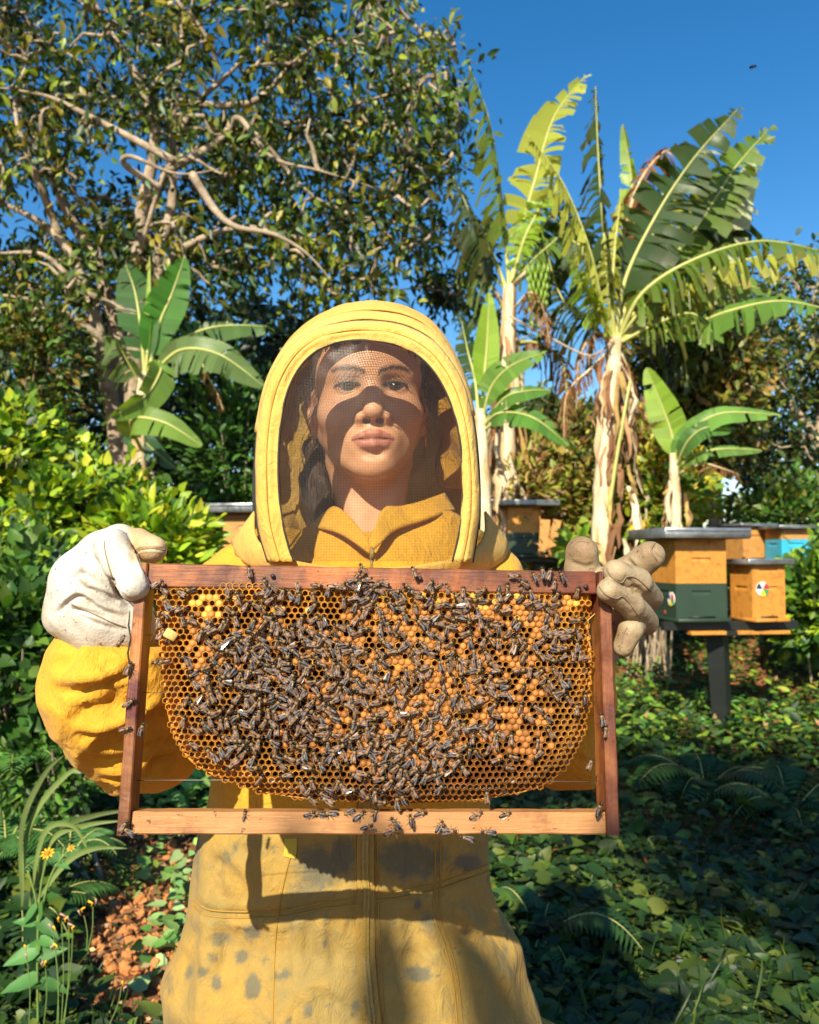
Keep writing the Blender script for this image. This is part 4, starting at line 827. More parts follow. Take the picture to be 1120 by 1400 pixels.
# ================================================================== the beekeeper
def stroke(v, n, pts, width, amp, kind='groove', rmax=None):
    """press a fold into the front of a mesh along a polyline given in photograph pixels (fabric creases)"""
    q = proj(v); pts = np.asarray(pts, float)
    if len(pts) > 2: pts = interp(np.linspace(0, 1, len(pts) * 5), pts)
    lo = pts.min(0) - width * 4; hi = pts.max(0) + width * 4
    vd = unit(v - np.array([0, 0, EYE])); front = -(n * vd).sum(1) > -.1
    sel = np.where(front & (q > lo).all(1) & (q < hi).all(1))[0]
    if len(sel) == 0: return v
    qq = q[sel]; best = np.full(len(sel), 1e9); sgn = np.zeros(len(sel)); tt = np.zeros(len(sel)); m = len(pts) - 1
    for i in range(m):
        a, b = pts[i], pts[i + 1]; ab = b - a; L = ab @ ab + 1e-9
        t = np.clip(((qq - a) @ ab) / L, 0, 1); d = qq - a - t[:, None] * ab; dd = np.sqrt((d ** 2).sum(1))
        s = np.sign(ab[0] * d[:, 1] - ab[1] * d[:, 0]); k = dd < best
        best[k] = dd[k]; sgn[k] = s[k]; tt[k] = ((i + t) / m)[k]
    fade = np.clip(np.minimum(tt, 1 - tt) * 5, 0.0, 1); x = best / width
    if kind == 'groove': a = -np.exp(-x * x) + .35 * np.exp(-((x - 2) ** 2))
    elif kind == 'ridge': a = np.exp(-x * x)
    else:  # fold: ridge on one side, valley on the other
        s = sgn * x; a = -1.1 * s * np.exp(-s * s) - .25 * np.exp(-s * s)
    v = v.copy(); v[sel] += n[sel] * (amp * a * fade)[:, None]
    return v
def drape(bvh, pts, lift=.001, d=None, per=6, back=.4):
    """drop a line given in pixels onto a surface"""
    pts = np.asarray(pts, float); pts = interp(np.linspace(0, 1, len(pts) * per), pts) if len(pts) > 2 else pts[0] + (pts[1] - pts[0]) * np.linspace(0, 1, 12)[:, None]
    out = []; nn = []
    o = Vector((0, 0, EYE))
    for p in pts:
        w = P(p[0], p[1], 1.0); dr = (Vector(w) - o).normalized()
        h = bvh.ray_cast(o, dr)
        if h[0] is not None:
            nv = Vector(h[1]);
            if nv.dot(dr) > 0: nv = -nv
            out.append(np.array(h[0] + nv * lift)); nn.append(np.array(nv))
    return np.array(out), np.array(nn)
def mk_bvh(v, f): return BVHTree.FromPolygons([Vector(a) for a in v], [tuple(int(i) for i in q) for q in f])

# ---- materials
m_skin, nt, out = new_mat('skin')
c = mixc(nt, .5, attr(nt), ramp(nt, noise(nt, 60, 5), [(.3, (.86, .80, .78)), (.7, (1.1, 1.08, 1.05))]), 'MULTIPLY')
b = principled(nt, out, c, ramp(nt, noise(nt, 120, 4), [(.3, (.36,) * 3), (.7, (.58,) * 3)]), bump(nt, noise(nt, 700, 5), .35, .0010)); b.inputs['Subsurface Weight'].default_value = .12
b.inputs['Subsurface Radius'].default_value = (.012, .004, .002); b.inputs['Subsurface Scale'].default_value = 1.0
def hair_mat(name, c0, c1):
    m, nt, out = new_mat(name)
    st = noise(nt, 60, 5, .6, stretch=(9, 9, .8)); principled(nt, out, ramp(nt, st, [(.3, c0), (.7, c1)]), .36, bump(nt, st, .8, .003)); return m
m_hair = hair_mat('dark_hair', (.014, .008, .005), (.10, .052, .028))
def cloth_mat(name, base, dark, weave=900, trans=0.0):
    m, nt, out = new_mat(name)
    big = noise(nt, 7, 5, .6); fine = noise(nt, 140, 3)
    c = mixc(nt, ramp(nt, big, [(.35, (0, 0, 0)), (.75, (1, 1, 1))]), base, dark)
    c = mixc(nt, .35, c, ramp(nt, fine, [(.3, (.8, .8, .8)), (.7, (1.15, 1.15, 1.15))]), 'MULTIPLY')
    # worn-in grey stains: mask painted on the cloth, broken up by noise
    a = nt.nodes.new('ShaderNodeAttribute'); a.attribute_name = 'stain'
    nz = noise(nt, 90, 4, .65); mt = nt.nodes.new('ShaderNodeMath'); mt.operation = 'ADD'
    nt.links.new(a.outputs['Fac'], mt.inputs[0])
    m2 = nt.nodes.new('ShaderNodeMath'); m2.operation = 'MULTIPLY_ADD'; m2.inputs[1].default_value = .9; m2.inputs[2].default_value = -.45
    nt.links.new(nz, m2.inputs[0]); nt.links.new(m2.outputs[0], mt.inputs[1])
    wr = nt.nodes.new('ShaderNodeAttribute'); wr.attribute_name = 'shade_tint'; wm = nt.nodes.new('ShaderNodeMath'); wm.operation = 'MULTIPLY'; nt.links.new(wr.outputs['Fac'], wm.inputs[0]); nt.links.new(ramp(nt, noise(nt, 11, 5, .7), [(.28, (.5,) * 3), (.62, (1,) * 3)]), wm.inputs[1])
    c = mixc(nt, wm.outputs[0], c, (.27, .19, .055))  # shade and dullness of the lower suit mixed into the cloth colour
    f = ramp(nt, mt.outputs[0], [(.24, (0, 0, 0)), (.60, (.88, .88, .88))])
    c = mixc(nt, f, c, (.12, .11, .07))
    bp = bump(nt, noise(nt, weave, 2), .2, .0006, bump(nt, noise(nt, 80, 5, .7, dist=1.2), .45, .0025, bump(nt, noise(nt, 24, 5, .6, dist=1.5, stretch=(1.6, 1.6, .8)), .8, .006)))
    b = principled(nt, out, c, .82, bp); b.inputs['Sheen Weight'].default_value = .08
    if trans:
        t = nt.nodes.new('ShaderNodeBsdfTranslucent'); nt.links.new(mixc(nt, 1, c, (1.2, 1.0, .7), 'MULTIPLY'), t.inputs[0]); x = nt.nodes.new('ShaderNodeMixShader'); x.inputs[0].default_value = trans
        nt.links.new(b.outputs[0], x.inputs[1]); nt.links.new(t.outputs[0], x.inputs[2]); nt.links.new(x.outputs[0], out.inputs[0])
    return m
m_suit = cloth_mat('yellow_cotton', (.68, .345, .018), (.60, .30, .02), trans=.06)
m_hoodc = cloth_mat('hood_cotton', (.80, .53, .13), (.70, .44, .08), trans=.30)
m_rim = cloth_mat('rim_cotton', (.77, .49, .13), (.66, .38, .05), trans=.12)
m_stitch = simple('stitching', (.34, .19, .025), .8)
m_zip = simple('brass_zip', (.30, .20, .04), .45, 300, .4)
m_black = simple('black_binding', (.02, .018, .015), .7)
def leather(name, base, dirt, amt=.5):
    m, nt, out = new_mat(name); n = noise(nt, 28, 6, .65); sp = noise(nt, 170, 3, .7)
    c = mixc(nt, ramp(nt, n, [(.5 - .2 * amt, (0, 0, 0)), (.80, (1, 1, 1))]), base, dirt)
    c = mixc(nt, ramp(nt, sp, [(.62, (0, 0, 0)), (.70, (.8, .8, .8))]), c, tuple(x * .3 for x in dirt))
    a = attr(nt); c = mixc(nt, 1, c, a, 'MULTIPLY')
    principled(nt, out, c, ramp(nt, sp, [(.3, (.45,) * 3), (.7, (.75,) * 3)]), bump(nt, noise(nt, 420, 4), .4, .0014, bump(nt, noise(nt, 40, 4, .55), .55, .005))); return m
m_glove = leather('white_leather', (.60, .58, .54), (.40, .32, .22), .6)
m_glove2 = leather('tan_leather', (.44, .34, .205), (.20, .135, .075), 1.1)
def net_mat(name, pitch, duty, colr, rough, rx='UV'):
    m, nt, out = new_mat(name); tc = nt.nodes.new('ShaderNodeTexCoord'); sp = nt.nodes.new('ShaderNodeSeparateXYZ'); nt.links.new(tc.outputs['UV'], sp.inputs[0])
    fs = []
    for k in (0, 1):
        a = nd(nt, 'ShaderNodeMath', operation='DIVIDE', n1=pitch); nt.links.new(sp.outputs[k], a.inputs[0])
        f = nd(nt, 'ShaderNodeMath', operation='FRACT'); nt.links.new(a.outputs[0], f.inputs[0])
        l = nd(nt, 'ShaderNodeMath', operation='LESS_THAN', n1=duty); nt.links.new(f.outputs[0], l.inputs[0]); fs.append(l)
    mx = nd(nt, 'ShaderNodeMath', operation='MAXIMUM'); nt.links.new(fs[0].outputs[0], mx.inputs[0]); nt.links.new(fs[1].outputs[0], mx.inputs[1])
    b = principled(nt, None, colr, rough, bump(nt, noise(nt, 14, 2), .5, .01)); b.inputs['Specular IOR Level'].default_value = .6
    t = nt.nodes.new('ShaderNodeBsdfTransparent'); x = nt.nodes.new('ShaderNodeMixShader')
    nt.links.new(mx.outputs[0], x.inputs[0]); nt.links.new(t.outputs[0], x.inputs[1]); nt.links.new(b.outputs[0], x.inputs[2]); nt.links.new(x.outputs[0], out.inputs[0])
    return m
m_veil = net_mat('veil_net', .0018, .13, (.05, .042, .038), .42)
m_net = net_mat('side_net', .0032, .30, (.03, .03, .03), .45)
m_eye, nt, out = new_mat('eye'); principled(nt, out, attr(nt), .08)

person = thing('person', 'person in a yellow beekeeping suit, veiled hood and leather gloves holding up the comb frame', 'person', (0.0, 1.13, 0))
PO = np.array([0.0, 1.13, 0.0])
def pmk(name, v, f, mat, parent=None, **kw):
    if parent is None: return mk(name, np.asarray(v) - PO, f, mat, person, **kw)
    return mk(name, np.asarray(v) - PO, f, mat, parent, **kw)
def pbuild(m, name, mat, parent=None, **kw):
    for a in range(len(m.v)): m.v[a] = m.v[a] - PO
    return m.build(name, mat, parent or person, **kw)

# ---- head (local: origin between the eyes, x to image right, y into the head, z up)
HC = P(508, 527, 1.082); HR = np.array(Euler((R(-3), R(-1.5), R(6))).to_matrix())   # turned a little to image right, chin up
def H2W(p): return np.asarray(p, float) @ HR.T * 1.035 + HC
def head_mesh():
    F = Field((-.088, -.036, -.30), (.088, .20, .135), .0016)
    F.ell((0, .084, .034), (.072, .086, .074), .02)
    F.ell((0, .052, -.018), (.060, .057, .080), .03)
    F.ell((0, .050, .030), (.062, .056, .045), .02)
    for s in (-1, 1):
        F.ell((s * .043, .031, -.032), (.023, .024, .022), .025)
        F.cap((s * .050, .078, -.048), (s * .016, .020, -.096), .017, .014, .028)
        F.cap((s * .012, .003, .017), (s * .043, .018, .020), .0068, .0072, .014)
        F.ell((s * .031, -.008, -.001), (.018, .014, .0105), .014, 's')
        F.ell((s * .031, .0150, 0), (.0165, .0145, .0130), .004)
    F.ell((0, .046, -.068), (.041, .040, .038), .025)
    F.ell((0, .012, -.100), (.015, .014, .014), .018)
    F.cap((0, .006, .008), (0, -.017, -.032), .0078, .0100, .013)
    F.ell((0, -.0195, -.0370), (.0118, .0102, .0098), .006)
    for s in (-1, 1): F.ell((s * .0148, -.0085, -.0415), (.0078, .0100, .0076), .006)
    F.ell((0, .008, -.066), (.029, .017, .024), .018)
    for s in (-1, 1):
        F.chain([(s * .0260, .0050, -.0700), (s * .014, -.0040, -.0655), (s * .0045, -.0085, -.0630), (0, -.0082, -.0642)], [.0022, .0044, .0054, .0056], .004)
        F.chain([(s * .0235, .0050, -.0712), (s * .012, -.0035, -.0750), (0, -.0070, -.0768)], [.0026, .0060, .0074], .005)
        F.chain([(s * .0270, .0015, -.0702), (s * .014, -.0085, -.0700), (0, -.0150, -.0702)], [.0008, .0012, .0013], .002, 's')
        F.ell((s * .0082, -.0125, -.0480), (.0048, .0065, .0034), .0025, 's')
        F.cap((s * .0028, -.008, -.050), (s * .0022, -.0085, -.058), .0018, .0018, .003)
        F.ell((s * .0305, -.001, -.0008), (.0140, .011, .0041), .0012, 's')
        F.cap((s * .018, -.004, .0085), (s * .043, .004, .0075), .0010, .0008, .003, 's')
        # ears
        F.ell((s * .0735, .088, -.012), (.0075, .017, .030), .008, rot=(R(-8), 0, R(s * -18)))
        F.ell((s * .0800, .083, -.006), (.0050, .010, .016), .003, 's')
        F.ell((s * .0725, .083, -.040), (.0055, .008, .009), .006)
    F.ell((0, -.0085, -.0875), (.014, .006, .004), .008, 's')
    F.cap((0, .105, -.055), (0, .112, -.20), .049, .050, .028)
    for s in (-1, 1): F.cap((s * .045, .088, -.085), (s * .010, .070, -.205), .011, .009, .02)
    F.ell((0, .14, -.285), (.16, .075, .075), .04)
    v, f = F.mesh(); v, f = keep_largest(v, f); v = relax(v, f, 1, .35)
    x, y, z = v.T; col = np.tile(np.array([.72, .375, .20]), (len(v), 1))
    def blend(m, c):
        nonlocal col; col = col * (1 - m[:, None]) + np.array(c) * m[:, None]
    fr = (y < .06)
    blend(fr * .45 * np.exp(-(((abs(x) - .040) / .017) ** 2 + ((z + .038) / .017) ** 2)), (.62, .24, .14))
    blend(fr * .35 * np.exp(-(((x) / .013) ** 2 + ((z + .040) / .012) ** 2)), (.60, .25, .15))
    # lips
    ax = np.abs(x) / .0265
    up = -.0570 - .0085 * ax ** 2 - .0012 * np.exp(-(x / .004) ** 2); lo = -.0870 + .0150 * ax ** 2
    lm = sstep(0, .0018, up - z) * sstep(0, .0018, z - lo) * (ax < 1) * (y < .02)
    blend(lm * .85, (.46, .150, .105)); blend(((abs(z + .0698) < .0012) & (ax < 1) & (y < .01)) * .7, (.16, .05, .04))
    # eyebrows
    bx = (np.abs(x) - .031) / .020; bz = z - (.0200 + .0042 * (1 - (bx - .25) ** 2) - .002)
    bm = np.exp(-(bz / .0034) ** 2) * (abs(bx) < 1.15) * sstep(1.2, .75, bx) * (y < .05) * (.7 + .5 * vnoise(v * 700))
    blend(np.clip(bm * 1.5, 0, .96), (.02, .012, .008))
    # lash lines, eyelids, nostrils
    e = np.sqrt(((np.abs(x) - .0305) / .0145) ** 2 + ((z + .0006) / .0051) ** 2)
    blend(((e > .82) & (e < 1.22) & (y < .02) & (z > -.001)) * .9, (.02, .012, .01))
    blend(((e > .85) & (e < 1.15) & (y < .02) & (z <= -.001)) * .5, (.12, .05, .035))
    blend(fr * .45 * np.exp(-(((np.abs(x) - .031) / .018) ** 2 + ((z - .008) / .006) ** 2)), (.30, .13, .08))
    blend((((np.abs(x) - .0082) / .0050) ** 2 + ((z + .0475) / .003) ** 2 < 1) * (y < -.004) * .8, (.10, .03, .02))
    return v, f, col
hv, hf, hcol = head_mesh()
body = pmk('head', H2W(hv), hf, m_skin, col=hcol)
for s in (-1, 1):
    m = Mesh(); m.ellipsoid((0, 0, 0), (.0118,) * 3, seg=28, ring=28, rot=(R(90), 0, 0)); ev = m.v[0]
    rr = np.sqrt((ev[:, 0] + .0006 * s) ** 2 + ev[:, 2] ** 2); ec = np.tile(np.array([.24, .19, .17]), (len(ev), 1))
    ec[(rr < .0072)] = (.05, .022, .01); ec[(rr < .0028)] = (.004, .004, .004); ec[ev[:, 1] > 0] = (.4, .3, .3)
    pmk('eye', H2W(ev + V(s * .0305, .0125, -.0002)), m.f, m_eye, col=ec)
for s in (-1, 1):
    m = Mesh()
    for k in range(17):
        t = k / 16; x = .0305 + (t - .5) * .027; z = .0040 * math.sqrt(max(0, 1 - ((x - .0305) / .0142) ** 2)); y = .0008 + .004 * (t - .5) ** 2 * 4
        a = V(s * x, y, z); b = a + V(s * (t - .35) * .007, -.007, .0035); m.tube([H2W(a), H2W((a + b) / 2 + V(0, -.001, -.0006)), H2W(b)], [.0008, .0006, .0002], 4, cap=False)
    tag(pbuild(m, 'eyelashes', m_black), kind='stuff')
# earrings
for s in (-1, 1):
    m = Mesh(); th = np.linspace(0, 2 * math.pi, 17); m.tube(H2W(np.stack([s * (.076 + .0 * th), .082 + .006 * np.cos(th), -.056 + .008 * np.sin(th)], 1)), .0011, 6, cap=False)
    pbuild(m, 'earring', simple('gold', (.8, .5, .2), .25, Metallic=1.0))
# ---- hair, drawn back into a tail over the shoulder
F = Field((-.115, -.02, -.22), (.10, .215, .15), .0025)
F.ell((0, .086, .036), (.079, .092, .079), .02)
F.ell((0, -.028, -.005), (.066, .052, .066), .006, 's')
for s in (-1, 1): F.ell((s * .082, .076, -.012), (.026, .027, .040), .008, 's')
F.ell((0, .03, -.13), (.09, .10, .085), .015, 's')
F.chain([(-.040, .15, -.01), (-.066, .135, -.055), (-.072, .105, -.105), (-.068, .090, -.150), (-.056, .085, -.18)], [.028, .018, .018, .015, .007], .015)
v, f = F.mesh(); v = relax(v, f, 2, .5); n = vnormals(v, f)
v = v + n * (.0034 * fbm(v * V(150, 150, 22), 3) + .0015 * np.sin(v[:, 2] * 90 + v[:, 0] * 220))[:, None]
hair = pmk('hair', H2W(v), f, m_hair)
m = Mesh()
for k in range(150):
    if k < 90:     # tail strands
        o = rng.normal(0, .011, 3); ph = rng.random() * 6; pts = np.array([(-.050, .15, -.02), (-.068, .13, -.06), (-.074, .100, -.105), (-.069, .085, -.150), (-.058 + rng.normal(0, .009), .08, -.185 - rng.random() * .02)]) + o * .8
        pts = interp(np.linspace(0, 1, 14), pts); pts[:, 0] += .005 * np.sin(np.linspace(0, 9, 14) + ph)
    else:          # loose fine hair at temples
        s = rng.choice([-1, 1]); a = V(s * (.066 + rng.random() * .008), .045 + rng.random() * .03, .05 - rng.random() * .05)
        pts = a + np.cumsum(np.concatenate([np.zeros((1, 3)), rng.normal(0, .004, (7, 3)) + V(s * .0025, 0, -.0065)]), 0)
    m.tube(H2W(pts), np.linspace(.0006, .0002, len(pts)), 3, cap=False)
pbuild(m, 'loose_strands', m_hair, hair)

# ---- suit (torso, sleeves as one garment)
TP = [  # pixel row, left, right, centre depth, half depth
    (726, 348, 660, 1.165, .050), (740, 325, 682, 1.165, .070), (752, 303, 694, 1.16, .085), (772, 280, 710, 1.155, .105), (810, 268, 730, 1.15, .118), (900, 288, 700, 1.14, .125), (1000, 296, 684, 1.135, .125), (1085, 288, 670, 1.135, .125),
    (1145, 273, 667, 1.13, .125), (1200, 264, 668, 1.13, .125), (1245, 259, 676, 1.13, .122), (1275, 250, 700, 1.13, .135), (1330, 226, 714, 1.13, .148), (1400, 234, 736, 1.13, .152), (1520, 232, 748, 1.13, .15)]
def suit_mesh():
    F = Field((-.47, .78, .60), (.30, 1.34, 1.46), .0048)
    rows = np.array(TP); zc = P(505, rows[:, 0], 1.13)[:, 2]; lx = P(rows[:, 1], rows[:, 0], 1.13)[:, 0]; rx = P(rows[:, 2], rows[:, 0], 1.13)[:, 0]
    o = np.argsort(zc); z = F.ax[2]; g = lambda a: np.interp(z, zc[o], a[o]).astype(np.float32)[None, None]
    cx = g((lx + rx) / 2); hx = g((rx - lx) / 2); cy = g(rows[:, 3]); hy = g(rows[:, 4])
    e = (np.abs((F.X - cx) / hx) ** 2.5 + np.abs((F.Y - cy) / hy) ** 2.3) ** (1 / 2.4) - 1
    ztop = zc.max(); F.d = np.maximum(e * .12, (F.Z - ztop)).astype(np.float32)
    # sleeves: her right arm (image left), her left arm (image right)
    S1 = P([338, 275, 220, 188, 165, 152, 148], [830, 915, 1012, 1022, 972, 926, 886], [1.14, 1.08, 1.00, .965, .935, .905, .878])
    F.chain(S1, [.058, .062, .044, .042, .059, .060, .033], .03)
    S2 = P([666, 728, 772, 795, 806], [830, 920, 1015, 965, 895], [1.14, 1.08, 1.00, .95, .925])
    F.chain(S2, [.058, .058, .046, .030, .026], .03)
    F.chain(P([372, 338], [790, 826], [1.15, 1.14]), [.052, .056], .04); F.chain(P([630, 664], [790, 826], [1.15, 1.14]), [.052, .056], .04)
    v, f = F.mesh(); v = relax(v, f, 2, .5)
    return v, f
sv, sf = suit_mesh(); n = vnormals(sv, sf); q = proj(sv)
print('suit', len(sv))
# overall soft folds: long warped ridges, steeper on sleeves
arm = sstep(285, 255, q[:, 0]) + sstep(700, 740, q[:, 0]) * (q[:, 1] < 1120)
w = sv * V(12, 12, 26) + .7 * np.stack([vnoise(sv * 8), vnoise(sv * 8 + 9), vnoise(sv * 8 + 31)], 1)
rid = 1 - np.abs(vnoise(w)) * 2.6; sv = sv + n * (arm * .0080 * rid * (q[:, 1] < 1120))[:, None]
low = sstep(1190, 1260, q[:, 1]) + .5 * sstep(1100, 1200, q[:, 1]) * .6
w = sv * V(16, 16, 4.5) + .6 * vnoise(sv * 6)[:, None]
sv = sv + n * ((low * .0062 * (1 - 2.0 * np.abs(vnoise(w + 5)))) * (1 - np.clip(arm, 0, 1)))[:, None]
sv = sv + n * (.0016 * fbm(sv * 26, 3))[:, None]
n = vnormals(sv, sf)
for pts, wd, am, kd in [
    ([(66, 935), (110, 940), (165, 922), (200, 895)], 12, .013, 'fold'), ([(100, 935), (120, 925), (150, 930)], 8, .005, 'ridge'),
    ([(85, 985), (120, 965), (170, 945)], 11, .007, 'fold'), ([(100, 1000), (140, 1005), (190, 985), (238, 958)], 9, .010, 'fold'),
    ([(110, 1030), (160, 1035), (205, 1015), (250, 990)], 9, .010, 'fold'), ([(130, 1062), (175, 1062), (220, 1040), (255, 1018)], 8, .009, 'fold'),
    ([(150, 1085), (195, 1062), (225, 1050), (258, 1030)], 7, .006, 'fold'), ([(200, 1062), (225, 1030), (240, 1005)], 7, .008, 'groove'),
    ([(120, 880), (150, 905), (190, 900)], 9, .007, 'fold'), ([(105, 868), (96, 900), (75, 920)], 9, .006, 'groove'),
    ([(70, 950), (95, 965), (130, 955)], 6, .005, 'fold'), ([(105, 900), (125, 915), (160, 905)], 6, .005, 'fold'), ([(140, 945), (175, 935), (205, 915)], 6, .005, 'fold'), ([(120, 1012), (150, 1018), (190, 1000)], 5, .004, 'fold'), ([(200, 975), (230, 960), (250, 935)], 7, .006, 'fold'), ([(150, 1050), (185, 1045), (222, 1022)], 5, .004, 'fold'),
    # lower suit: gathers under the waist seam, hip folds
    ([(300, 1255), (310, 1290), (302, 1340)], 10, .006, 'groove'), ([(430, 1245), (424, 1280), (432, 1330)], 9, .005, 'groove'),
    ([(590, 1230), (585, 1270), (596, 1310)], 9, .006, 'fold'), ([(560, 1240), (566, 1290), (560, 1330)], 9, .004, 'groove'),
    ([(655, 1215), (668, 1260), (690, 1290), (700, 1330)], 14, .010, 'fold'), ([(640, 1240), (660, 1290), (690, 1350), (700, 1400)], 12, .009, 'fold'),
    ([(612, 1230), (640, 1262), (665, 1270)], 14, .008, 'ridge'), ([(245, 1290), (262, 1330), (252, 1390)], 14, .008, 'fold'),
    ([(290, 1160), (330, 1200), (350, 1235)], 13, .006, 'fold'), ([(330, 1150), (352, 1180), (362, 1230)], 10, .006, 'fold'),
    ([(560, 1160), (600, 1190), (640, 1180)], 12, .005, 'fold'), ([(425, 1350), (470, 1372), (488, 1400)], 14, .006, 'fold'), ([(520, 1330), (560, 1300), (600, 1330)], 14, .005, 'fold'),
    ([(285, 1260), (330, 1262), (372, 1258)], 5, .003, 'ridge'), ([(400, 1256), (394, 1300), (402, 1350)], 8, .005, 'fold'), ([(455, 1246), (450, 1275), (462, 1320)], 8, .004, 'groove'), ([(535, 1236), (540, 1270), (534, 1330)], 8, .004, 'fold'), ([(620, 1222), (628, 1262), (645, 1290)], 7, .005, 'groove'), ([(275, 1270), (268, 1300), (280, 1345)], 8, .005, 'fold'), ([(330, 1262), (336, 1310), (326, 1370)], 9, .005, 'fold'), ([(300, 1170), (296, 1210), (310, 1240)], 9, .005, 'groove'), ([(470, 1150), (476, 1190), (466, 1230)], 9, .004, 'fold'),
    # shoulders
    ([(300, 768), (322, 752), (338, 735)], 8, .007, 'fold'), ([(320, 770), (345, 762), (370, 768)], 7, .006, 'fold'), ([(690, 765), (672, 745), (660, 735)], 8, .006, 'fold')]:
    sv = stroke(sv, n, pts, wd, am, kd)
# waist seam pulls the cloth in
for pts in ([(262, 1232), (290, 1250), (380, 1251), (440, 1240), (493, 1233)], [(512, 1229), (560, 1222), (610, 1210), (668, 1188)]): sv = stroke(sv, n, pts, 7, .005, 'groove')
sn = vnormals(sv, sf); q = proj(sv)
stain = np.zeros(len(sv)); fr = (sn[:, 1] < .15)
for (x, y, rx, ry, a) in [(300, 1285, 22, 16, .55), (345, 1275, 14, 14, .75), (292, 1310, 11, 10, .6), (330, 1308, 11, 12, .8), (278, 1330, 9, 10, .7), (346, 1350, 13, 19, .9), (296, 1344, 9, 12, .8), (258, 1330, 9, 14, .6), (300, 1265, 26, 10, .3),
        (391, 1332, 9, 9, .8), (400, 1270, 6, 14, .45), (422, 1382, 8, 13, .7), (448, 1376, 9, 6, .5), (487, 1376, 9, 12, .6), (572, 1331, 24, 13, .8), (586, 1262, 13, 22, .6), (380, 1400, 20, 9, .5), (310, 1175, 10, 14, .5), (302, 1195, 8, 14, .4),
        (435, 1185, 36, 34, .8), (470, 1170, 24, 34, .7), (560, 1175, 60, 32, .75), (640, 1180, 24, 14, .8), (410, 1215, 22, 16, .5), (232, 1345, 12, 22, .45), (512, 1300, 7, 60, .4), (490, 1260, 5, 90, .35), (690, 1290, 10, 40, .4), (270, 1160, 6, 60, .5), (560, 1300, 60, 60, .12), (340, 1330, 70, 60, .2)]:
    stain = np.maximum(stain, a * np.exp(-((((q[:, 0] - x) / rx) ** 2 + ((q[:, 1] - y) / ry) ** 2) ** 1.2)))
r3 = np.random.default_rng(8)
for _ in range(70):
    x = r3.uniform(235, 720); y = r3.uniform(1150, 1400); r_ = r3.uniform(2, 7); stain = np.maximum(stain, r3.uniform(.3, .75) * np.exp(-((((q[:, 0] - x) / r_) ** 2 + ((q[:, 1] - y) / (r_ * r3.uniform(.8, 1.8))) ** 2))))
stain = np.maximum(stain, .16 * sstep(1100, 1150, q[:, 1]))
stain *= fr
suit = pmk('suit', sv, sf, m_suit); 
def stain_attr(o, s):
    a = o.data.attributes.new('stain', 'FLOAT', 'POINT'); a.data.foreach_set('value', np.asarray(s, np.float32))
stain_attr(suit, stain)
a = suit.data.attributes.new('shade_tint', 'FLOAT', 'POINT'); a.data.foreach_set('value', (sstep(1080, 1160, q[:, 1]) * 1.0).astype(np.float32))  # shade painted into the dull cloth below the frame
sb = mk_bvh(sv, sf)
def seam(pts, r=.0011, name='seam', gap=5, double=True, lift=.0006, mat=None):
    m = Mesh()
    offs = (0, gap) if double else (0,)
    for o in offs:
        pp = np.array(pts, float); t = unit(np.gradient(pp, axis=0)); pp = pp + np.stack([-t[:, 1], t[:, 0]], 1) * o
        w, nn = drape(sb, pp, lift, per=14)
        if len(w) < 4: continue
        # dashes of thread
        k = 0
        m.tube(w, r, 5, cap=False)
    return pbuild(m, name, mat or m_stitch, suit)
seam([(262, 1236), (290, 1253), (380, 1254), (440, 1243), (494, 1236)], gap=-9)
seam([(512, 1232), (560, 1225), (610, 1213), (668, 1191)], gap=-9)
seam([(404, 1150), (392, 1190), (382, 1240), (376, 1300), (373, 1400)], double=False)
seam([(602, 1150), (602, 1210), (600, 1250), (614, 1290), (626, 1340), (632, 1400)], double=True, gap=7)
seam([(486, 1150), (488, 1250), (492, 1330), (498, 1400)], double=False, r=.0009); seam([(516, 1150), (518, 1250), (522, 1330), (526, 1400)], double=False, r=.0009)
def ribbon(pts, wpx, th, name, mat, lift=.001, parent=None, per=14):
    w, nn = drape(sb, pts, lift, per=per); t = unit(np.gradient(w, axis=0)); s = unit(np.cross(t, nn)); h = wpx / 2 * .00092
    prof = [(-1, 0), (-1, 1), (1, 1), (1, 0)]; vv = np.stack([w + s * h * a + nn * th * b for a, b in prof], 1).reshape(-1, 3); k = len(w)
    ff = [(i * 4 + j, i * 4 + j + 1, (i + 1) * 4 + j + 1, (i + 1) * 4 + j) for i in range(k - 1) for j in range(3)]
    return pmk(name, vv, ff, mat, parent or suit, smooth=False)
zp = [(503, 1060), (500, 1150), (500, 1240), (503, 1330), (510, 1402)]
ribbon(zp, 22, .0022, 'zip_placket', m_suit)
zpl = bpy.data.objects['zip_placket']; a = zpl.data.attributes.new('shade_tint', 'FLOAT', 'POINT'); a.data.foreach_set('value', np.full(len(zpl.data.vertices), .95, np.float32)); stain_attr(zpl, np.full(len(zpl.data.vertices), .10))  # placket carries the same painted shade as the cloth around it
z1 = ribbon(zp, 8, .0048, 'zip', m_zip)
w, nn = drape(sb, zp, .0052, per=60); m = Mesh()
for i in range(0, len(w), 2): m.ellipsoid(w[i], (.0024, .0012, .0008), seg=5, ring=3)
pbuild(m, 'zip_teeth', simple('zip_teeth', (.20, .13, .03), .4), suit)
for o in (-13, 13): seam([(x + o, y) for x, y in zp], double=False, r=.0008)
# small sewn label at the chest seam
w, nn = drape(sb, [(392, 1146), (398, 1160), (402, 1172)], .002, per=4); ribbon([(398, 1146), (398, 1160), (396, 1172)], 16, .001, 'care_tag', simple('tag_cloth', (.45, .34, .03), .7))

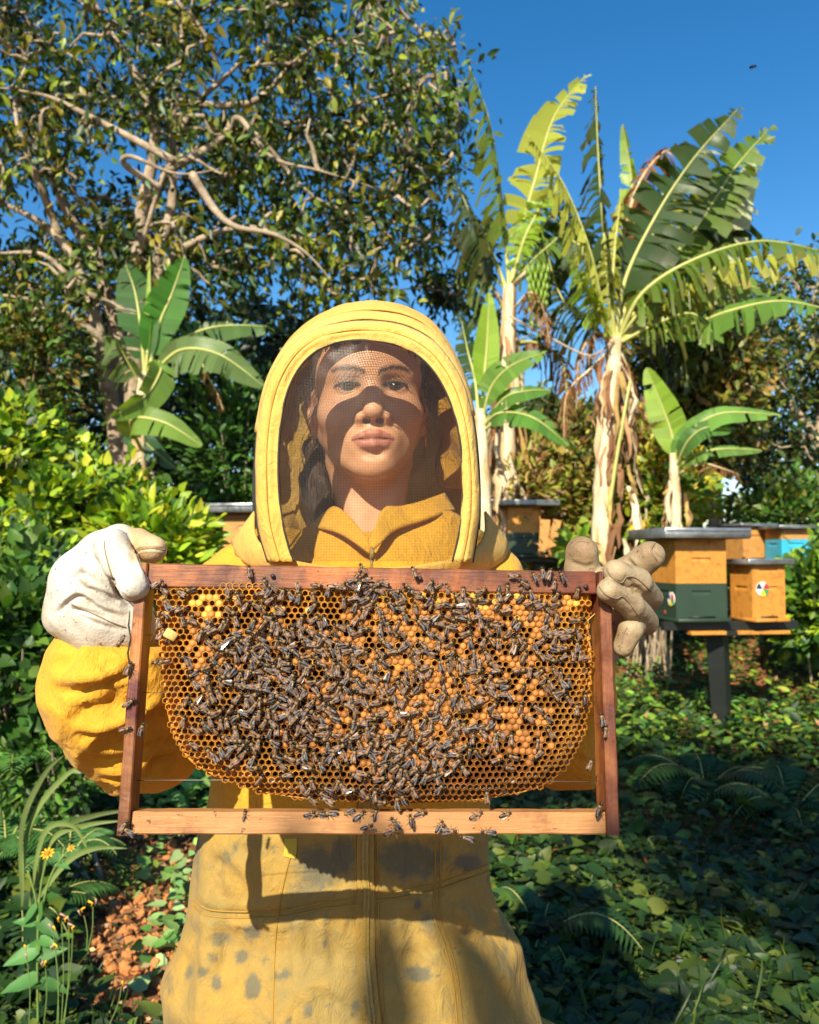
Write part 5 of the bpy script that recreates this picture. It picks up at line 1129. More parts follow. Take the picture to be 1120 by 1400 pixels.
# ---- hood: rim, net gaps, bands, crown, side nets, veil
RI = [(402, 768), (388, 715), (382, 655), (384, 590), (393, 540), (411, 503), (437, 479), (470, 468), (508, 467), (548, 475), (581, 496), (606, 531), (624, 580), (632, 640), (631, 705), (618, 768)]
RO = [(368, 768), (353, 715), (350, 655), (353, 590), (365, 530), (390, 483), (424, 455), (465, 443), (508, 440), (554, 447), (595, 470), (628, 515), (645, 570), (653, 635), (654, 705), (645, 768)]
R5 = [(356, 775), (349, 715), (348, 655), (354, 590), (369, 522), (396, 468), (432, 436), (468, 419), (510, 412), (553, 419), (593, 443), (625, 495), (644, 560), (653, 635), (655, 705), (650, 775)]
R6 = [(385, 760), (365, 700), (360, 640), (362, 580), (376, 520), (402, 472), (435, 443), (470, 427), (510, 421), (552, 427), (590, 450), (622, 500), (634, 560), (640, 630), (640, 695), (624, 760)]
R7 = [(420, 740), (400, 690), (392, 640), (392, 580), (402, 535), (422, 500), (448, 478), (478, 466), (510, 462), (545, 466), (575, 485), (600, 525), (612, 570), (618, 630), (615, 690), (600, 740)]
NT = 97; tt = np.linspace(0, 1, NT)
def ring(pts, d): q = interp(tt, pts); return P(q[:, 0], q[:, 1], d)
def arch_d(base): return base + .028 * (np.abs(tt - .5) * 2) ** 2 * 0 + .0
g_in = ring(RI, .978); g_out = ring(RO, .990); g5 = ring(R5, 1.16); g6 = ring(R6, 1.215); g7 = ring(R7, 1.28)
ctr = P(505, 715, 1.31)
def lerp(a, b, s): return a * (1 - s) + b * s
def strip(name, rings, mat, thick=0.0, parent=None, stainv=False, uv=False, sel=None, wr=0.0):
    g = np.stack(rings, 1); nr = g.shape[1]; ff = grid_faces(len(g), nr)
    if sel is not None:
        fi = ff[:, 0] // nr; ff = ff[sel[fi]]
    v = g.reshape(-1, 3)
    if wr: nn = vnormals(v, ff); v = v + nn * (wr * fbm(v * 30, 3))[:, None]
    U = None
    if uv:
        arc = np.concatenate([[0], np.cumsum(np.linalg.norm(np.diff(g[:, nr // 2], axis=0), axis=1))]); dep = np.concatenate([[0], np.cumsum(np.linalg.norm(np.diff(g[len(g) // 2], axis=0), axis=1))])
        U = np.stack(np.meshgrid(arc, dep, indexing='ij'), -1).reshape(-1, 2)
    o = pmk(name, v, ff, mat, parent, uv=U)
    if thick: md = o.modifiers.new('thickness', 'SOLIDIFY'); md.thickness = thick; md.offset = 0
    return o
hc = (g_in + g_out).mean(0); rad = unit(g_out - P(505, 620, .99))
def puffed(a, b, amt, outv, n=9, yb=0.0):
    r = []
    for s in np.linspace(0, 1, n):
        p = lerp(a, b, s) + outv * (amt * math.sin(math.pi * s)); p[:, 1] -= yb * math.sin(math.pi * s); r.append(p)
    return r
# the rim is a padded band with a turned edge
wob = (1 + .8 * vnoise(np.stack([tt * 26, tt * 0, tt * 0], 1)))[:, None]
rings = []
for s in np.linspace(0, 1, 14):
    p = lerp(g_in, g_out, s); b = math.sin(math.pi * s) ** .7; p = p.copy(); p[:, 1] -= .0085 * b * (1 + .0 * s)
    if s < .45: p[:, 1:2] += .0034 * wob * math.sin(math.pi * s / .45)
    if abs(s - .5) < .05: p[:, 1] += .0030
    rings.append(p)
rim = strip('hood_rim', rings, m_rim, .0025, wr=.0008)
e = Mesh(); e.tube(lerp(g_in, g_out, .03) + V(0, -.0015, 0), .0014, 6); pbuild(e, 'veil_binding', m_black, rim)
e = Mesh(); e.tube(lerp(g_in, g_out, .5) + V(0, -.0072, 0), .0007, 5); e.tube(lerp(g_in, g_out, .92) + V(0, -.0035, 0), .0007, 5); pbuild(e, 'rim_stitching', m_stitch, rim)
def L(s):      # pixel outline and depth advance separately: the net gaps lie nearly flat
    dd = np.interp(s, [0, .13, .50, .63, 1], [.990, 1.040, 1.066, 1.100, 1.16]); q = interp(tt, np.array(RO) * (1 - s) + np.array(R5) * s); return P(q[:, 0], q[:, 1], dd)
strip('net_gap', [L(0), L(.06), L(.13)], m_net, uv=True)
mid_ = ((tt > .19) & (tt < .81)); msel = mid_[:-1] & mid_[1:]
strip('hood_band', puffed(L(.12), L(.50), .004, rad), m_rim, .002, wr=.001, sel=msel)
strip('net_gap', [L(.49) - rad * .001, L(.56) - rad * .004, L(.63) - rad * .007], m_net, uv=True)
strip('hood_crown', puffed(L(.60), L(1), .004, rad), m_hoodc, .002, wr=.0004, sel=msel)
for lo_, hi_ in ((-1, .2), (.8, 2)):
    k_ = (tt > lo_) & (tt < hi_); strip('side_net', [L(s) for s in (0, .2, .4, .6, .8, 1)], m_net, uv=True, sel=k_[:-1] & k_[1:])
    e = Mesh(); e.tube(L(.02)[k_] + rad[k_] * .001, .0018, 6); pbuild(e, 'side_binding', m_black); e = Mesh(); e.tube(L(1)[k_] + rad[k_] * .001, .002, 6); pbuild(e, 'side_binding', m_black)
side = ((tt < .30) | (tt > .70)); ssel = side[:-1] & side[1:]
strip('hood_top', [lerp(g5, g6, s) for s in np.linspace(0, 1, 7)], m_hoodc, .002, sel=~ssel, wr=.002)
strip('side_net', [lerp(g5, g6, s) for s in np.linspace(0, 1, 5)], m_net, uv=True, sel=ssel)
strip('hood_back', [lerp(g6, g7, s) for s in np.linspace(0, 1, 6)] + [lerp(g7, ctr[None], s) for s in (.25, .5, .75, 1)], m_hoodc, .0015, wr=.008)
# inner drape of cloth at both sides of the hood, seen through the veil
for sd, (t0, t1) in ((1, (.70, .90)),):
    us = np.linspace(t0, t1, 40); a = interp(us, RO); k = np.linspace(0, 1, 14); G = []
    for s in k:
        ins = .10 * s + .25 * s ** 2; p = P(a[:, 0] * (1 - ins) + 505 * ins, a[:, 1] * (1 - ins * .3) + 640 * ins * .3, 1.06 + .17 * s)
        p[:, 0] += .006 * np.sin(us * 60 + s * 9) * s; p[:, 1] += .006 * np.cos(us * 45 + 5 * s) * s; G.append(p)
    G = np.stack(G, 1); o = pmk('inner_lining', G.reshape(-1, 3), grid_faces(40, 14), m_suit); md = o.modifiers.new('thickness', 'SOLIDIFY'); md.thickness = .0015
# veil
nv_ = 60; nu_ = 50; G = []
half = interp(np.linspace(0, .5, nv_), RI), interp(np.linspace(1, .5, nv_), RI)
for s in np.linspace(0, 1, nu_):
    qx = half[0][:, 0] * (1 - s) + half[1][:, 0] * s; qy = half[0][:, 1] * (1 - s) + half[1][:, 1] * s
    p = P(qx, qy, .977); sag = np.sin(math.pi * s) ** .8 * np.sin(math.pi * np.linspace(.12, 1, nv_)) ** .5
    p[:, 1] -= .022 * sag; G.append(p)
G = np.stack(G, 0); vv = G.reshape(-1, 3); qq = proj(vv)
cr = .004 * np.exp(-((qq[:, 0] - 503) / 9) ** 2) * sstep(540, 480, qq[:, 1]) + .0025 * fbm(vv * 22, 3) * sstep(600, 480, qq[:, 1]) + .001 * fbm(vv * 30, 2)
vv[:, 1] -= cr
pmk('veil', vv, grid_faces(nu_, nv_), m_veil, uv=vv[:, [0, 2]])
# hood skirt that lies over the shoulders and the zip joining it to the suit
nk = 61; tk = np.linspace(0, 1, nk)
A = interp(tk, [(349, 700), (352, 735), (378, 758), (430, 771), (505, 776), (580, 771), (635, 758), (660, 735), (662, 700)]); B = interp(tk, [(318, 742), (330, 765), (372, 788), (430, 800), (505, 805), (580, 800), (640, 788), (686, 765), (694, 742)])
dA = interp(tk, [(1.10,), (1.06,), (1.01,), (.985,), (.975,), (.985,), (1.01,), (1.06,), (1.10,)])[:, 0]
rk = [P(A[:, 0] * (1 - s) + B[:, 0] * s, A[:, 1] * (1 - s) + B[:, 1] * s, dA + .03 * s - .010 * math.sin(math.pi * s)) for s in np.linspace(0, 1, 8)]
G = np.stack(rk, 1); o = pmk('hood_skirt', G.reshape(-1, 3) + 0, grid_faces(nk, 8), m_hoodc); md = o.modifiers.new('thickness', 'SOLIDIFY'); md.thickness = .003
# ---- stand-up collar and chest seen through the veil
def collar(side):
    if side < 0: top = [(508, 742), (492, 722), (474, 702), (458, 692), (446, 698), (436, 705)]; bot = [(505, 756), (486, 742), (462, 728), (440, 722), (428, 722), (420, 725)]; dd = [1.035, 1.045, 1.065, 1.085, 1.11, 1.16]
    else: top = [(506, 742), (514, 718), (524, 696), (545, 695), (575, 688), (606, 676)]; bot = [(508, 756), (522, 742), (540, 726), (570, 716), (600, 706), (622, 700)]; dd = [1.035, 1.045, 1.065, 1.085, 1.11, 1.16]
    k = np.linspace(0, 1, 24); t = interp(k, top); b = interp(k, bot); d = interp(k, [(x,) for x in dd])[:, 0]; g = []
    for s in np.linspace(0, 1, 7): g.append(P(t[:, 0] * (1 - s) + b[:, 0] * s, t[:, 1] * (1 - s) + b[:, 1] * s, d - .012 * s))
    G = np.stack(g, 1); v = G.reshape(-1, 3); v[:, 1] += .003 * fbm(v * 40, 2)
    o = pmk('collar', v, grid_faces(24, 7), m_suit, suit); md = o.modifiers.new('thickness', 'SOLIDIFY'); md.thickness = .004; md.use_even_offset = True
collar(-1); collar(1)
k = np.linspace(0, 1, 40); top = interp(k, [(392, 742), (420, 722), (446, 718), (476, 735), (503, 752), (511, 752), (540, 722), (575, 712), (612, 700), (640, 715)]); g = []
for s in np.linspace(0, 1, 16):
    yb = 800; d = 1.07 + .07 * (np.abs(k - .5) * 2) ** 2 - .055 * math.sin(s * 1.4)
    g.append(P(top[:, 0] + (0), top[:, 1] * (1 - s) + yb * s, d))
G = np.stack(g, 1); v = G.reshape(-1, 3); v[:, 1] += .004 * fbm(v * V(25, 25, 12), 3)
o = pmk('suit_front', v, grid_faces(40, 16), m_suit, suit); md = o.modifiers.new('thickness', 'SOLIDIFY'); md.thickness = .003
m = Mesh(); m.tube(P([508, 508], [748, 790], [.995, .99]), .0022, 6); m.box(P(509, 757, .99), (.004, .002, .012)); pbuild(m, 'collar_zip', m_zip, suit)

# ---- gloves
def glove_left():
    F = Field(V(-.42, .765, 1.22), V(-.215, .95, 1.415), .0014)
    F.chain(P([168, 150, 128, 118], [744, 764, 800, 832], [.862, .866, .872, .875]), [.019, .029, .036, .036], .016)
    F.ell(P(110, 800, .876), (.022, .026, .032), .02)
    F.chain(P([90, 140, 178], [846, 852, 856], [.880, .878, .882]), [.019, .034, .026], .016)                    # flared cuff
    F.chain(P([78, 100], [846, 800], [.878, .878]), [.008, .022], .016)
    for y in (792, 818, 842): F.chain(P([140, 165, 186], [y - 4, y, y + 3], [.888, .895, .885]), [.016, .0145, .0125], .006)
    F.chain(P([152, 167, 183], [746, 772, 800], [.838, .812, .798]), [.0175, .0165, .0145], .0030)               # thumb in front of the bar
    F.chain(P([164, 188, 209], [744, 743, 751], [.874, .862, .848]), [.0170, .0155, .0135], .0025)              # index over the corner
    return F.mesh()
gv, gf = glove_left(); gv = relax(gv, gf, 2, .5); gn = vnormals(gv, gf)
gv = gv + gn * (.0011 * fbm(gv * 34, 2))[:, None]
for pts, wd, am, kd in [([(142, 738), (143, 755), (150, 782), (162, 810), (176, 823)], 3.0, .0035, 'groove'), ([(182, 752), (188, 770), (196, 792)], 2, .0015, 'ridge'), ([(112, 760), (104, 780), (112, 798), (135, 810), (165, 836)], 4.5, .0032, 'fold'),
        ([(112, 782), (118, 787), (124, 792)], 3.2, .0040, 'groove'), ([(76, 838), (96, 818), (112, 814), (140, 832), (176, 842)], 4.5, .0050, 'fold'), ([(90, 822), (110, 838), (140, 852), (172, 860)], 4, .0022, 'fold'),
        ([(126, 742), (118, 764), (114, 790)], 6, .0022, 'groove'), ([(92, 790), (118, 776)], 5, .002, 'fold'), ([(184, 757), (192, 751), (210, 750), (224, 752)], 1.8, .0018, 'groove'), ([(122, 800), (148, 812), (166, 822)], 4, .0025, 'fold'), ([(96, 832), (125, 838), (150, 846)], 3, .002, 'groove')]:
    gv = stroke(gv, gn, pts, wd, am, kd)
q = proj(gv)
gc = np.ones((len(gv), 3)); tan = sstep(172, 182, q[:, 0]) * sstep(774, 764, q[:, 1]); gc = gc * (1 - tan[:, None]) + tan[:, None] * V(.95, .70, .44)
gm = sstep(.35, .9, fbm(gv * 34 + 4, 3)) * .5; gc = gc * (1 - gm[:, None] * V(.3, .42, .65))
g1 = pmk('glove', gv, gf, m_glove, col=gc)
gb = mk_bvh(gv, gf)
m_gst = simple('glove_stitch', (.22, .17, .11), .8)
def gseam(bv, pts, par, r=.0007):
    w, nn = drape(bv, pts, .0003, per=10); m = Mesh(); m.tube(w, r, 5, cap=False); pbuild(m, 'glove_seam', m_gst, par)
gseam(gb, [(186, 757), (194, 751), (210, 750), (224, 752)], g1); gseam(gb, [(143, 740), (144, 756), (152, 784), (163, 811), (176, 822), (190, 820)], g1); gseam(gb, [(182, 745), (190, 765), (199, 795)], g1)
gseam(gb, [(98, 826), (120, 836), (150, 850), (172, 858)], g1)
def glove_right():
    F = Field(V(.165, .76, 1.195), V(.33, .98, 1.41), .0014)
    F.chain(P([835, 858, 868], [800, 822, 848], [.905, .902, .900]), [.019, .020, .018], .010)
    F.chain(P([858, 832, 812, 805], [840, 865, 888, 908], [.905, .915, .922, .932]), [.020, .021, .024, .029], .012)
    F.chain(P([800, 830], [797, 792], [.905, .895]), [.012, .014], .006)
    F.chain(P([808, 796, 796], [805, 780, 755], [.915, .900, .892]), [.018, .0178, .0168], .005)                  # thumb behind the top bar
    F.chain(P([826, 860, 889], [797, 782, 760], [.890, .872, .856]), [.0155, .0160, .0155], .0025)               # index, pointing off
    F.chain(P([889, 872, 842], [818, 795, 782], [.874, .836, .818]), [.0132, .0138, .0125], .0015)
    F.chain(P([883, 862, 832], [850, 827, 807], [.872, .832, .812]), [.0130, .0130, .0115], .0015)
    F.chain(P([872, 862, 852], [850, 862, 884], [.872, .838, .836]), [.0110, .0122, .0105], .0015)
    return F.mesh()
gv, gf = glove_right(); gv = relax(gv, gf, 2, .45); gn = vnormals(gv, gf)
gv = gv + gn * (.0009 * fbm(gv * 40, 2))[:, None]
for pts, wd, am, kd in [([(855, 785), (868, 797), (884, 812)], 4, .0018, 'fold'), ([(858, 762), (872, 776)], 4, .0025, 'fold'), ([(862, 800), (870, 806)], 3, .0018, 'groove'), ([(850, 812), (868, 828)], 3.5, .0016, 'fold'), ([(838, 792), (850, 800), (866, 814)], 2, .0016, 'groove'),
        ([(898, 742), (893, 752), (904, 766)], 2, .0020, 'groove'), ([(780, 765), (800, 772), (812, 768)], 4, .0015, 'fold')]:
    gv = stroke(gv, gn, pts, wd, am, kd)
q = proj(gv)
gc = np.ones((len(gv), 3)); d1 = np.exp(-(((q[:, 0] - 796) / 20) ** 2 + ((q[:, 1] - 752) / 24) ** 2)) * .85; d2 = np.exp(-(((q[:, 0] - 888) / 20) ** 2 + ((q[:, 1] - 757) / 18) ** 2)) * .65; d3 = np.exp(-(((q[:, 0] - 853) / 12) ** 2 + ((q[:, 1] - 872) / 16) ** 2)) * .75
for dd in (d1, d2, d3): gc = gc * (1 - np.clip(dd[:, None] * V(.5, .66, .76) * (1 + .5 * fbm(gv * 60, 2))[:, None], 0, .95))
g2 = pmk('glove', gv, gf, m_glove2, col=gc); gb = mk_bvh(gv, gf)
for pts in ([(830, 778), (838, 790), (850, 796), (858, 788), (872, 792), (890, 808)], [(820, 802), (828, 812), (842, 818), (852, 816), (866, 832), (876, 846)], [(858, 858), (850, 872), (848, 888)], [(896, 742), (890, 752), (898, 765)], [(780, 750), (790, 740), (806, 742)]): gseam(gb, pts, g2)
# ---- legs and boots below the picture's edge
for s in (-1, 1):
    m = Mesh(); x = s * .125 - .02; k = np.linspace(0, 1, 9)
    m.tube(np.stack([x + .0 * k, 1.13 + 0 * k, .70 - .60 * k], 1), .125 - .04 * k + .006 * np.sin(k * 25), 20); pbuild(m, 'trouser_leg', m_suit)
    m = Mesh(); m.ellipsoid((x, 1.09, .05), (.055, .14, .055), seg=16, ring=10); m.tube([(x, 1.15, .04), (x, 1.15, .17)], [.055, .06], 14); m.box((x, 1.09, .012), (.10, .27, .024), bev=.008); pbuild(m, 'boot', simple('rubber_boot', (.03, .03, .03), .5))
# ================================================================== the comb frame held up in front
WF = .46; HF = .24619
FM = np.array(Euler((-.14018224, .01924569, .06153413), 'XYZ').to_matrix()); FO = V(-.03262472, .79886211, 1.217274)
def F2W(p): return np.asarray(p, float) @ FM.T + FO
def uv_at(px, py, off=0.0):
    """pixel -> frame coordinates (u, v) on the plane y = off of the frame"""
    w = P(px, py, 1.0); o = V(0, 0, EYE); d = w - o; n = FM[:, 1]; c = FO + n * off
    t = ((c - o) @ n) / (d @ n); h = o + d * t[..., None]; l = (h - FO) @ FM; return l[..., 0], l[..., 2]
frame = thing('comb_frame', 'wooden hive frame full of honeycomb and bees, held up by two gloved hands', 'comb frame', FO)
frame.rotation_euler = (-.14018224, .01924569, .06153413)
m_ft = wood('frame_top_wood', (.31, .100, .024), (.13, .030, .010), (.06, .014, .008), .95)
m_fs = wood('frame_side_wood', (.36, .150, .042), (.20, .055, .018), (.09, .022, .012), .85, stretch=(30, 30, 2))
m_fb = wood('frame_bottom_wood', (.46, .23, .085), (.34, .145, .05), (.16, .055, .022), .35)
def plank(name, c, size, mat, seg, ax, cf=None, wob=.0006, bev=.0012):
    """a bar with slightly worn, uneven edges"""
    h = np.asarray(size) / 2; n = seg; k = np.linspace(-1, 1, n); o = [a for a in range(3) if a != ax]; b = bev
    prof = [(-1, -1, b, 0), (-1, -1, 0, b), (-1, 1, 0, -b), (-1, 1, b, 0), (1, 1, -b, 0), (1, 1, 0, -b), (1, -1, 0, b), (1, -1, -b, 0)]
    vs = []
    for t in k:
        for (a, bb, ea, eb) in prof:
            p = np.zeros(3); p[ax] = t * h[ax]; p[o[0]] = a * h[o[0]] + ea; p[o[1]] = bb * h[o[1]] + eb; vs.append(p + c)
    vs = np.array(vs); r = unit(vs - (np.eye(3)[ax] * ((vs - c) @ np.eye(3)[ax])[:, None] + c)); vs = vs + r * (wob * fbm(vs * 60, 3))[:, None]
    ff = [(i * 8 + j, i * 8 + (j + 1) % 8, (i + 1) * 8 + (j + 1) % 8, (i + 1) * 8 + j) for i in range(n - 1) for j in range(8)] + [tuple(range(7, -1, -1)), tuple((n - 1) * 8 + j for j in range(8))]
    col = np.ones((len(vs), 3)) if cf is None else cf(vs)
    return mk(name, vs, ff, mat, frame, smooth=False, col=col)
T = .0105; D = .034
# y runs away from the viewer; the fitted plane is the front face of the bars
def c_top(v):
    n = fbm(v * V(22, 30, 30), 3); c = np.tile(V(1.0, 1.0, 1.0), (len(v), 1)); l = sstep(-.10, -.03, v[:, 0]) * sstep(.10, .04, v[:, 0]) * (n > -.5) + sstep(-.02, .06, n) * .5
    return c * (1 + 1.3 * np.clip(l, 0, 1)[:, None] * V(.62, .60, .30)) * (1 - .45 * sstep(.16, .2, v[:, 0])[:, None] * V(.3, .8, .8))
plank('top_bar', V(-.002, D / 2 + .0, HF / 2 - .0110), (WF - 2 * T - .004, D - .006, .0225), m_ft, 60, 0, c_top)
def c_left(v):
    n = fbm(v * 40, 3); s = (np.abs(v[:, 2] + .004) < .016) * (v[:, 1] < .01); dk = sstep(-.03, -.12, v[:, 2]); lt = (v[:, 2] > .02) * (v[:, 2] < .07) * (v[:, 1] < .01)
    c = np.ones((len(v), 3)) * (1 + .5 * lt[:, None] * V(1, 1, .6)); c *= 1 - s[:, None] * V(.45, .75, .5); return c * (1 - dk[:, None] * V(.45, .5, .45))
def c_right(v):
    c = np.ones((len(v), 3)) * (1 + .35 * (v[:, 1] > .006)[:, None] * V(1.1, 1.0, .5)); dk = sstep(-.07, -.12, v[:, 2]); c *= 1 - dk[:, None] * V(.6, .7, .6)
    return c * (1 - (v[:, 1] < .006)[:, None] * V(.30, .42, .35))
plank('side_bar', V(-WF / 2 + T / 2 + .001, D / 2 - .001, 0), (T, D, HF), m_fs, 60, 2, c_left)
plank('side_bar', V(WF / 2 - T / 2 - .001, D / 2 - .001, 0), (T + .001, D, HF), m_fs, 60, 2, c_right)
plank('bottom_bar', V(.0, D / 2 - .002, -HF / 2 + .0100), (WF - 2 * T - .0035, .022, .0195), m_fb, 60, 0)
for x, z in ((-.10, .1130), (.042, .1130), (.205, .108)):
    m = Mesh(); m.tube([(x, -.0006, z), (x, .003, z)], .0022, 8); m.build('nail', simple('nail_head', (.03, .02, .018), .5), frame)
m_wire = simple('wire', (.22, .2, .18), .5, Metallic=.8)
for z in (.056, .002, -.0775):
    m = Mesh(); k = np.linspace(-1, 1, 9); m.tube(np.stack([k * (WF / 2 - T), D / 2 + 0 * k, z + .001 * (1 - k * k)], 1), .00035, 5); m.build('wire', m_wire, frame)
m = Mesh(); pc = [(178, 835), (176, 855), (179, 872), (175, 893), (178, 915)]; u, w = uv_at([p[0] for p in pc], [p[1] for p in pc]); m.tube(np.stack([u, 0 * u - .0008, w], 1), [.0004, .0009, .0007, .001, .0003], 5); m.build('crack', m_black if 'm_black' in globals() else simple('crack_dark', (.03, .01, .005), .9), frame)

# ---- the comb: outline in pixels, cells in frame coordinates
OUT = [(212, 797), (209, 830), (214, 880), (218, 930), (226, 985), (240, 1022), (262, 1048), (292, 1064), (340, 1082), (390, 1092), (450, 1098), (540, 1102), (620, 1100), (690, 1092), (745, 1078), (782, 1050), (803, 1010), (812, 960), (815, 900), (810, 850), (807, 797)]
CY = .0035   # comb face sits this far behind the bars' front
ou, ow = uv_at([p[0] for p in OUT], [p[1] for p in OUT], CY); poly = np.stack([ou, ow], 1)
def edge_dist(p):
    d = np.full(len(p), 9.0); n = len(poly)
    for i in range(n - 1):
        a, b = poly[i], poly[i + 1]; ab = b - a; t = np.clip(((p - a) @ ab) / (ab @ ab), 0, 1); d = np.minimum(d, np.linalg.norm(p - a - t[:, None] * ab, axis=1))
    return d
PITCHC = .00625
hgx, hgz = np.meshgrid(np.arange(-40, 41), np.arange(-28, 29)); cu = (hgx + .5 * (hgz % 2)) * PITCHC; cz = hgz * PITCHC * .866
cc = np.stack([cu.ravel(), cz.ravel()], 1); cc = cc[inside(cc, poly)]; cc = cc + rng.normal(0, .00018, cc.shape) + .0007 * np.stack([vnoise(np.c_[cc * 30, cc[:, 0] * 0]), vnoise(np.c_[cc * 30, cc[:, 0] * 0 + 9])], 1)
ed = edge_dist(cc)
cpx = proj(F2W(np.c_[cc[:, 0], np.full(len(cc), CY), cc[:, 1]]))
nc = len(cc)
# what every cell holds: 0 open, 1 capped brood, 2 capped honey
blob = lambda cx, cy, rx, ry: np.exp(-(((cpx[:, 0] - cx) / rx) ** 2 + ((cpx[:, 1] - cy) / ry) ** 2))
br = .75 * blob(270, 900, 32, 70) + .95 * blob(560, 900, 110, 70) + .95 * blob(440, 940, 90, 90) + .8 * blob(590, 980, 90, 60) + .8 * blob(650, 850, 90, 25) + .55 * blob(720, 950, 60, 90) + .6 * blob(540, 1040, 70, 40) + .7 * blob(740, 830, 40, 40) + .4 * blob(690, 1010, 60, 40) + .5 * blob(340, 860, 60, 40)
dark = .9 * blob(660, 880, 110, 45) + .9 * blob(720, 980, 100, 70) + .5 * blob(240, 930, 20, 70) + .6 * blob(650, 1050, 120, 40) + .5 * blob(330, 900, 50, 60) + .6 * blob(480, 1070, 120, 25)
rn = rng.random(nc); kindc = np.where((br > .30 + .75 * rn ** 1.3) & (ed > .008), 1, 0)
kindc[(rng.random(nc) < .3) & (kindc == 1) & (dark > .4)] = 0
crowd_ = .9 * blob(380, 930, 130, 90) + .7 * blob(450, 1010, 120, 50) + .5 * blob(480, 900, 90, 60); kindc[(rng.random(nc) < .55 * crowd_)] = 0; dark = np.maximum(dark, crowd_)  # cells under the bee crowd painted darker, as shadow between bees
topy = sstep(870, 800, cpx[:, 1]); kindc[(kindc == 0) & (rng.random(nc) < .45 * topy * (blob(280, 820, 60, 40) + blob(600, 815, 160, 30))) & (cpx[:, 1] > 812)] = 2
depth = np.where(dark > .25, .0105, .0075); depth = np.where(ed < .016, .0055, depth)
zoff = .0035 * fbm(np.c_[cc * 14, cc[:, 0] * 0], 2) + .010 * sstep(.014, .0, ed) * (cpx[:, 1] > 830)     # gentle relief, thinner at the rounded edge
th6 = np.pi / 6 + np.arange(6) * np.pi / 3; hx = np.stack([np.cos(th6), np.sin(th6)], 1); RO_ = PITCHC / math.sqrt(3)
Vv, Ff, Cc = [], [], []; nb = 0
honey = np.array([.62, .30, .045]); waxl = np.array([.66, .34, .055]); waxd = np.array([.30, .115, .028]); dk = np.array([.035, .014, .006])
Vc, Fc, Ccp = [], [], []; nbc = 0
for i in range(nc):
    c = cc[i]; y0 = CY + zoff[i]; lift = topy[i]
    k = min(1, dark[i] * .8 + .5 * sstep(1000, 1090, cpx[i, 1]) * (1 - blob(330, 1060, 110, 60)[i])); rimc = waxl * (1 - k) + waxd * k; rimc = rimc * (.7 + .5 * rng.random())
    ir = .80 - .04 * rng.random()
    ring = [(c[0] + RO_ * h[0] * 1.0, y0 + .0004, c[1] + RO_ * h[1] * 1.0) for h in hx]; rin = [(c[0] + RO_ * h[0] * ir, y0 - .0002, c[1] + RO_ * h[1] * ir) for h in hx]
    bot = [(c[0] + RO_ * h[0] * ir * .8, y0 + depth[i], c[1] + RO_ * h[1] * ir * .8) for h in hx]; mid = (c[0], y0 + depth[i] * 1.12, c[1])
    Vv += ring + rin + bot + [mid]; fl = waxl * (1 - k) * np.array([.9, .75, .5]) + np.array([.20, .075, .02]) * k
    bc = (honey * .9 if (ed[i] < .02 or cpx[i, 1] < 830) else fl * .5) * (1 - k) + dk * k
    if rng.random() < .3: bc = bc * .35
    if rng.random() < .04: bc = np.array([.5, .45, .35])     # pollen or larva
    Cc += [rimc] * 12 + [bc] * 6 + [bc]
    for j in range(6):
        a, b = j, (j + 1) % 6; Ff += [(nb + a, nb + b, nb + 6 + b, nb + 6 + a), (nb + 6 + a, nb + 6 + b, nb + 12 + b, nb + 12 + a)]; Ff.append((nb + 12 + a, nb + 12 + b, nb + 18, nb + 18))
    nb += 19
    if kindc[i]:
        hgt = .0011 + .0008 * rng.random() if kindc[i] == 1 else .0004; base = np.array([.44, .165, .034]) if kindc[i] == 1 else np.array([.62, .32, .05])
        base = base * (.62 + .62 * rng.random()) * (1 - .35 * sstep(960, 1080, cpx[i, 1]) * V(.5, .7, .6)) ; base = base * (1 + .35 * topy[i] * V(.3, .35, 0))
        rr = [(.90, .0), (.70, -hgt * .75), (.30, -hgt * 1.05)]
        for (s, dy) in rr: Vc += [(c[0] + RO_ * h[0] * s, y0 + dy, c[1] + RO_ * h[1] * s) for h in hx]
        Vc.append((c[0] + rng.normal(0, .0003), y0 - hgt * 1.0, c[1])); Ccp += [base * .82] * 6 + [base] * 6 + [base * 1.08] * 7
        for j in range(6):
            b = (j + 1) % 6
            for r_ in (0, 6): Fc.append((nbc + r_ + j, nbc + r_ + b, nbc + r_ + 6 + b, nbc + r_ + 6 + j))
            Fc.append((nbc + 12 + j, nbc + 12 + b, nbc + 18, nbc + 18))
        nbc += 19
def tri_q(F): return [tuple(dict.fromkeys(f)) for f in F]
m_wax, nt, out = new_mat('beeswax'); c = mixc(nt, .6, attr(nt), ramp(nt, noise(nt, 260, 3), [(.3, (.75, .75, .75)), (.7, (1.2, 1.2, 1.2))]), 'MULTIPLY')
b = principled(nt, None, c, .38, bump(nt, noise(nt, 700, 3), .3, .0006)); tr = nt.nodes.new('ShaderNodeBsdfTranslucent'); nt.links.new(mixc(nt, 1, c, (1.5, .9, .3), 'MULTIPLY'), tr.inputs[0])
x = nt.nodes.new('ShaderNodeMixShader'); x.inputs[0].default_value = .25; nt.links.new(b.outputs[0], x.inputs[1]); nt.links.new(tr.outputs[0], x.inputs[2]); nt.links.new(x.outputs[0], out.inputs[0])
m_cap, nt, out = new_mat('brood_capping'); c = mixc(nt, .7, attr(nt), ramp(nt, noise(nt, 500, 3), [(.3, (.7, .7, .7)), (.7, (1.2, 1.2, 1.2))]), 'MULTIPLY'); principled(nt, out, c, .7, bump(nt, noise(nt, 900, 3), .4, .0006))
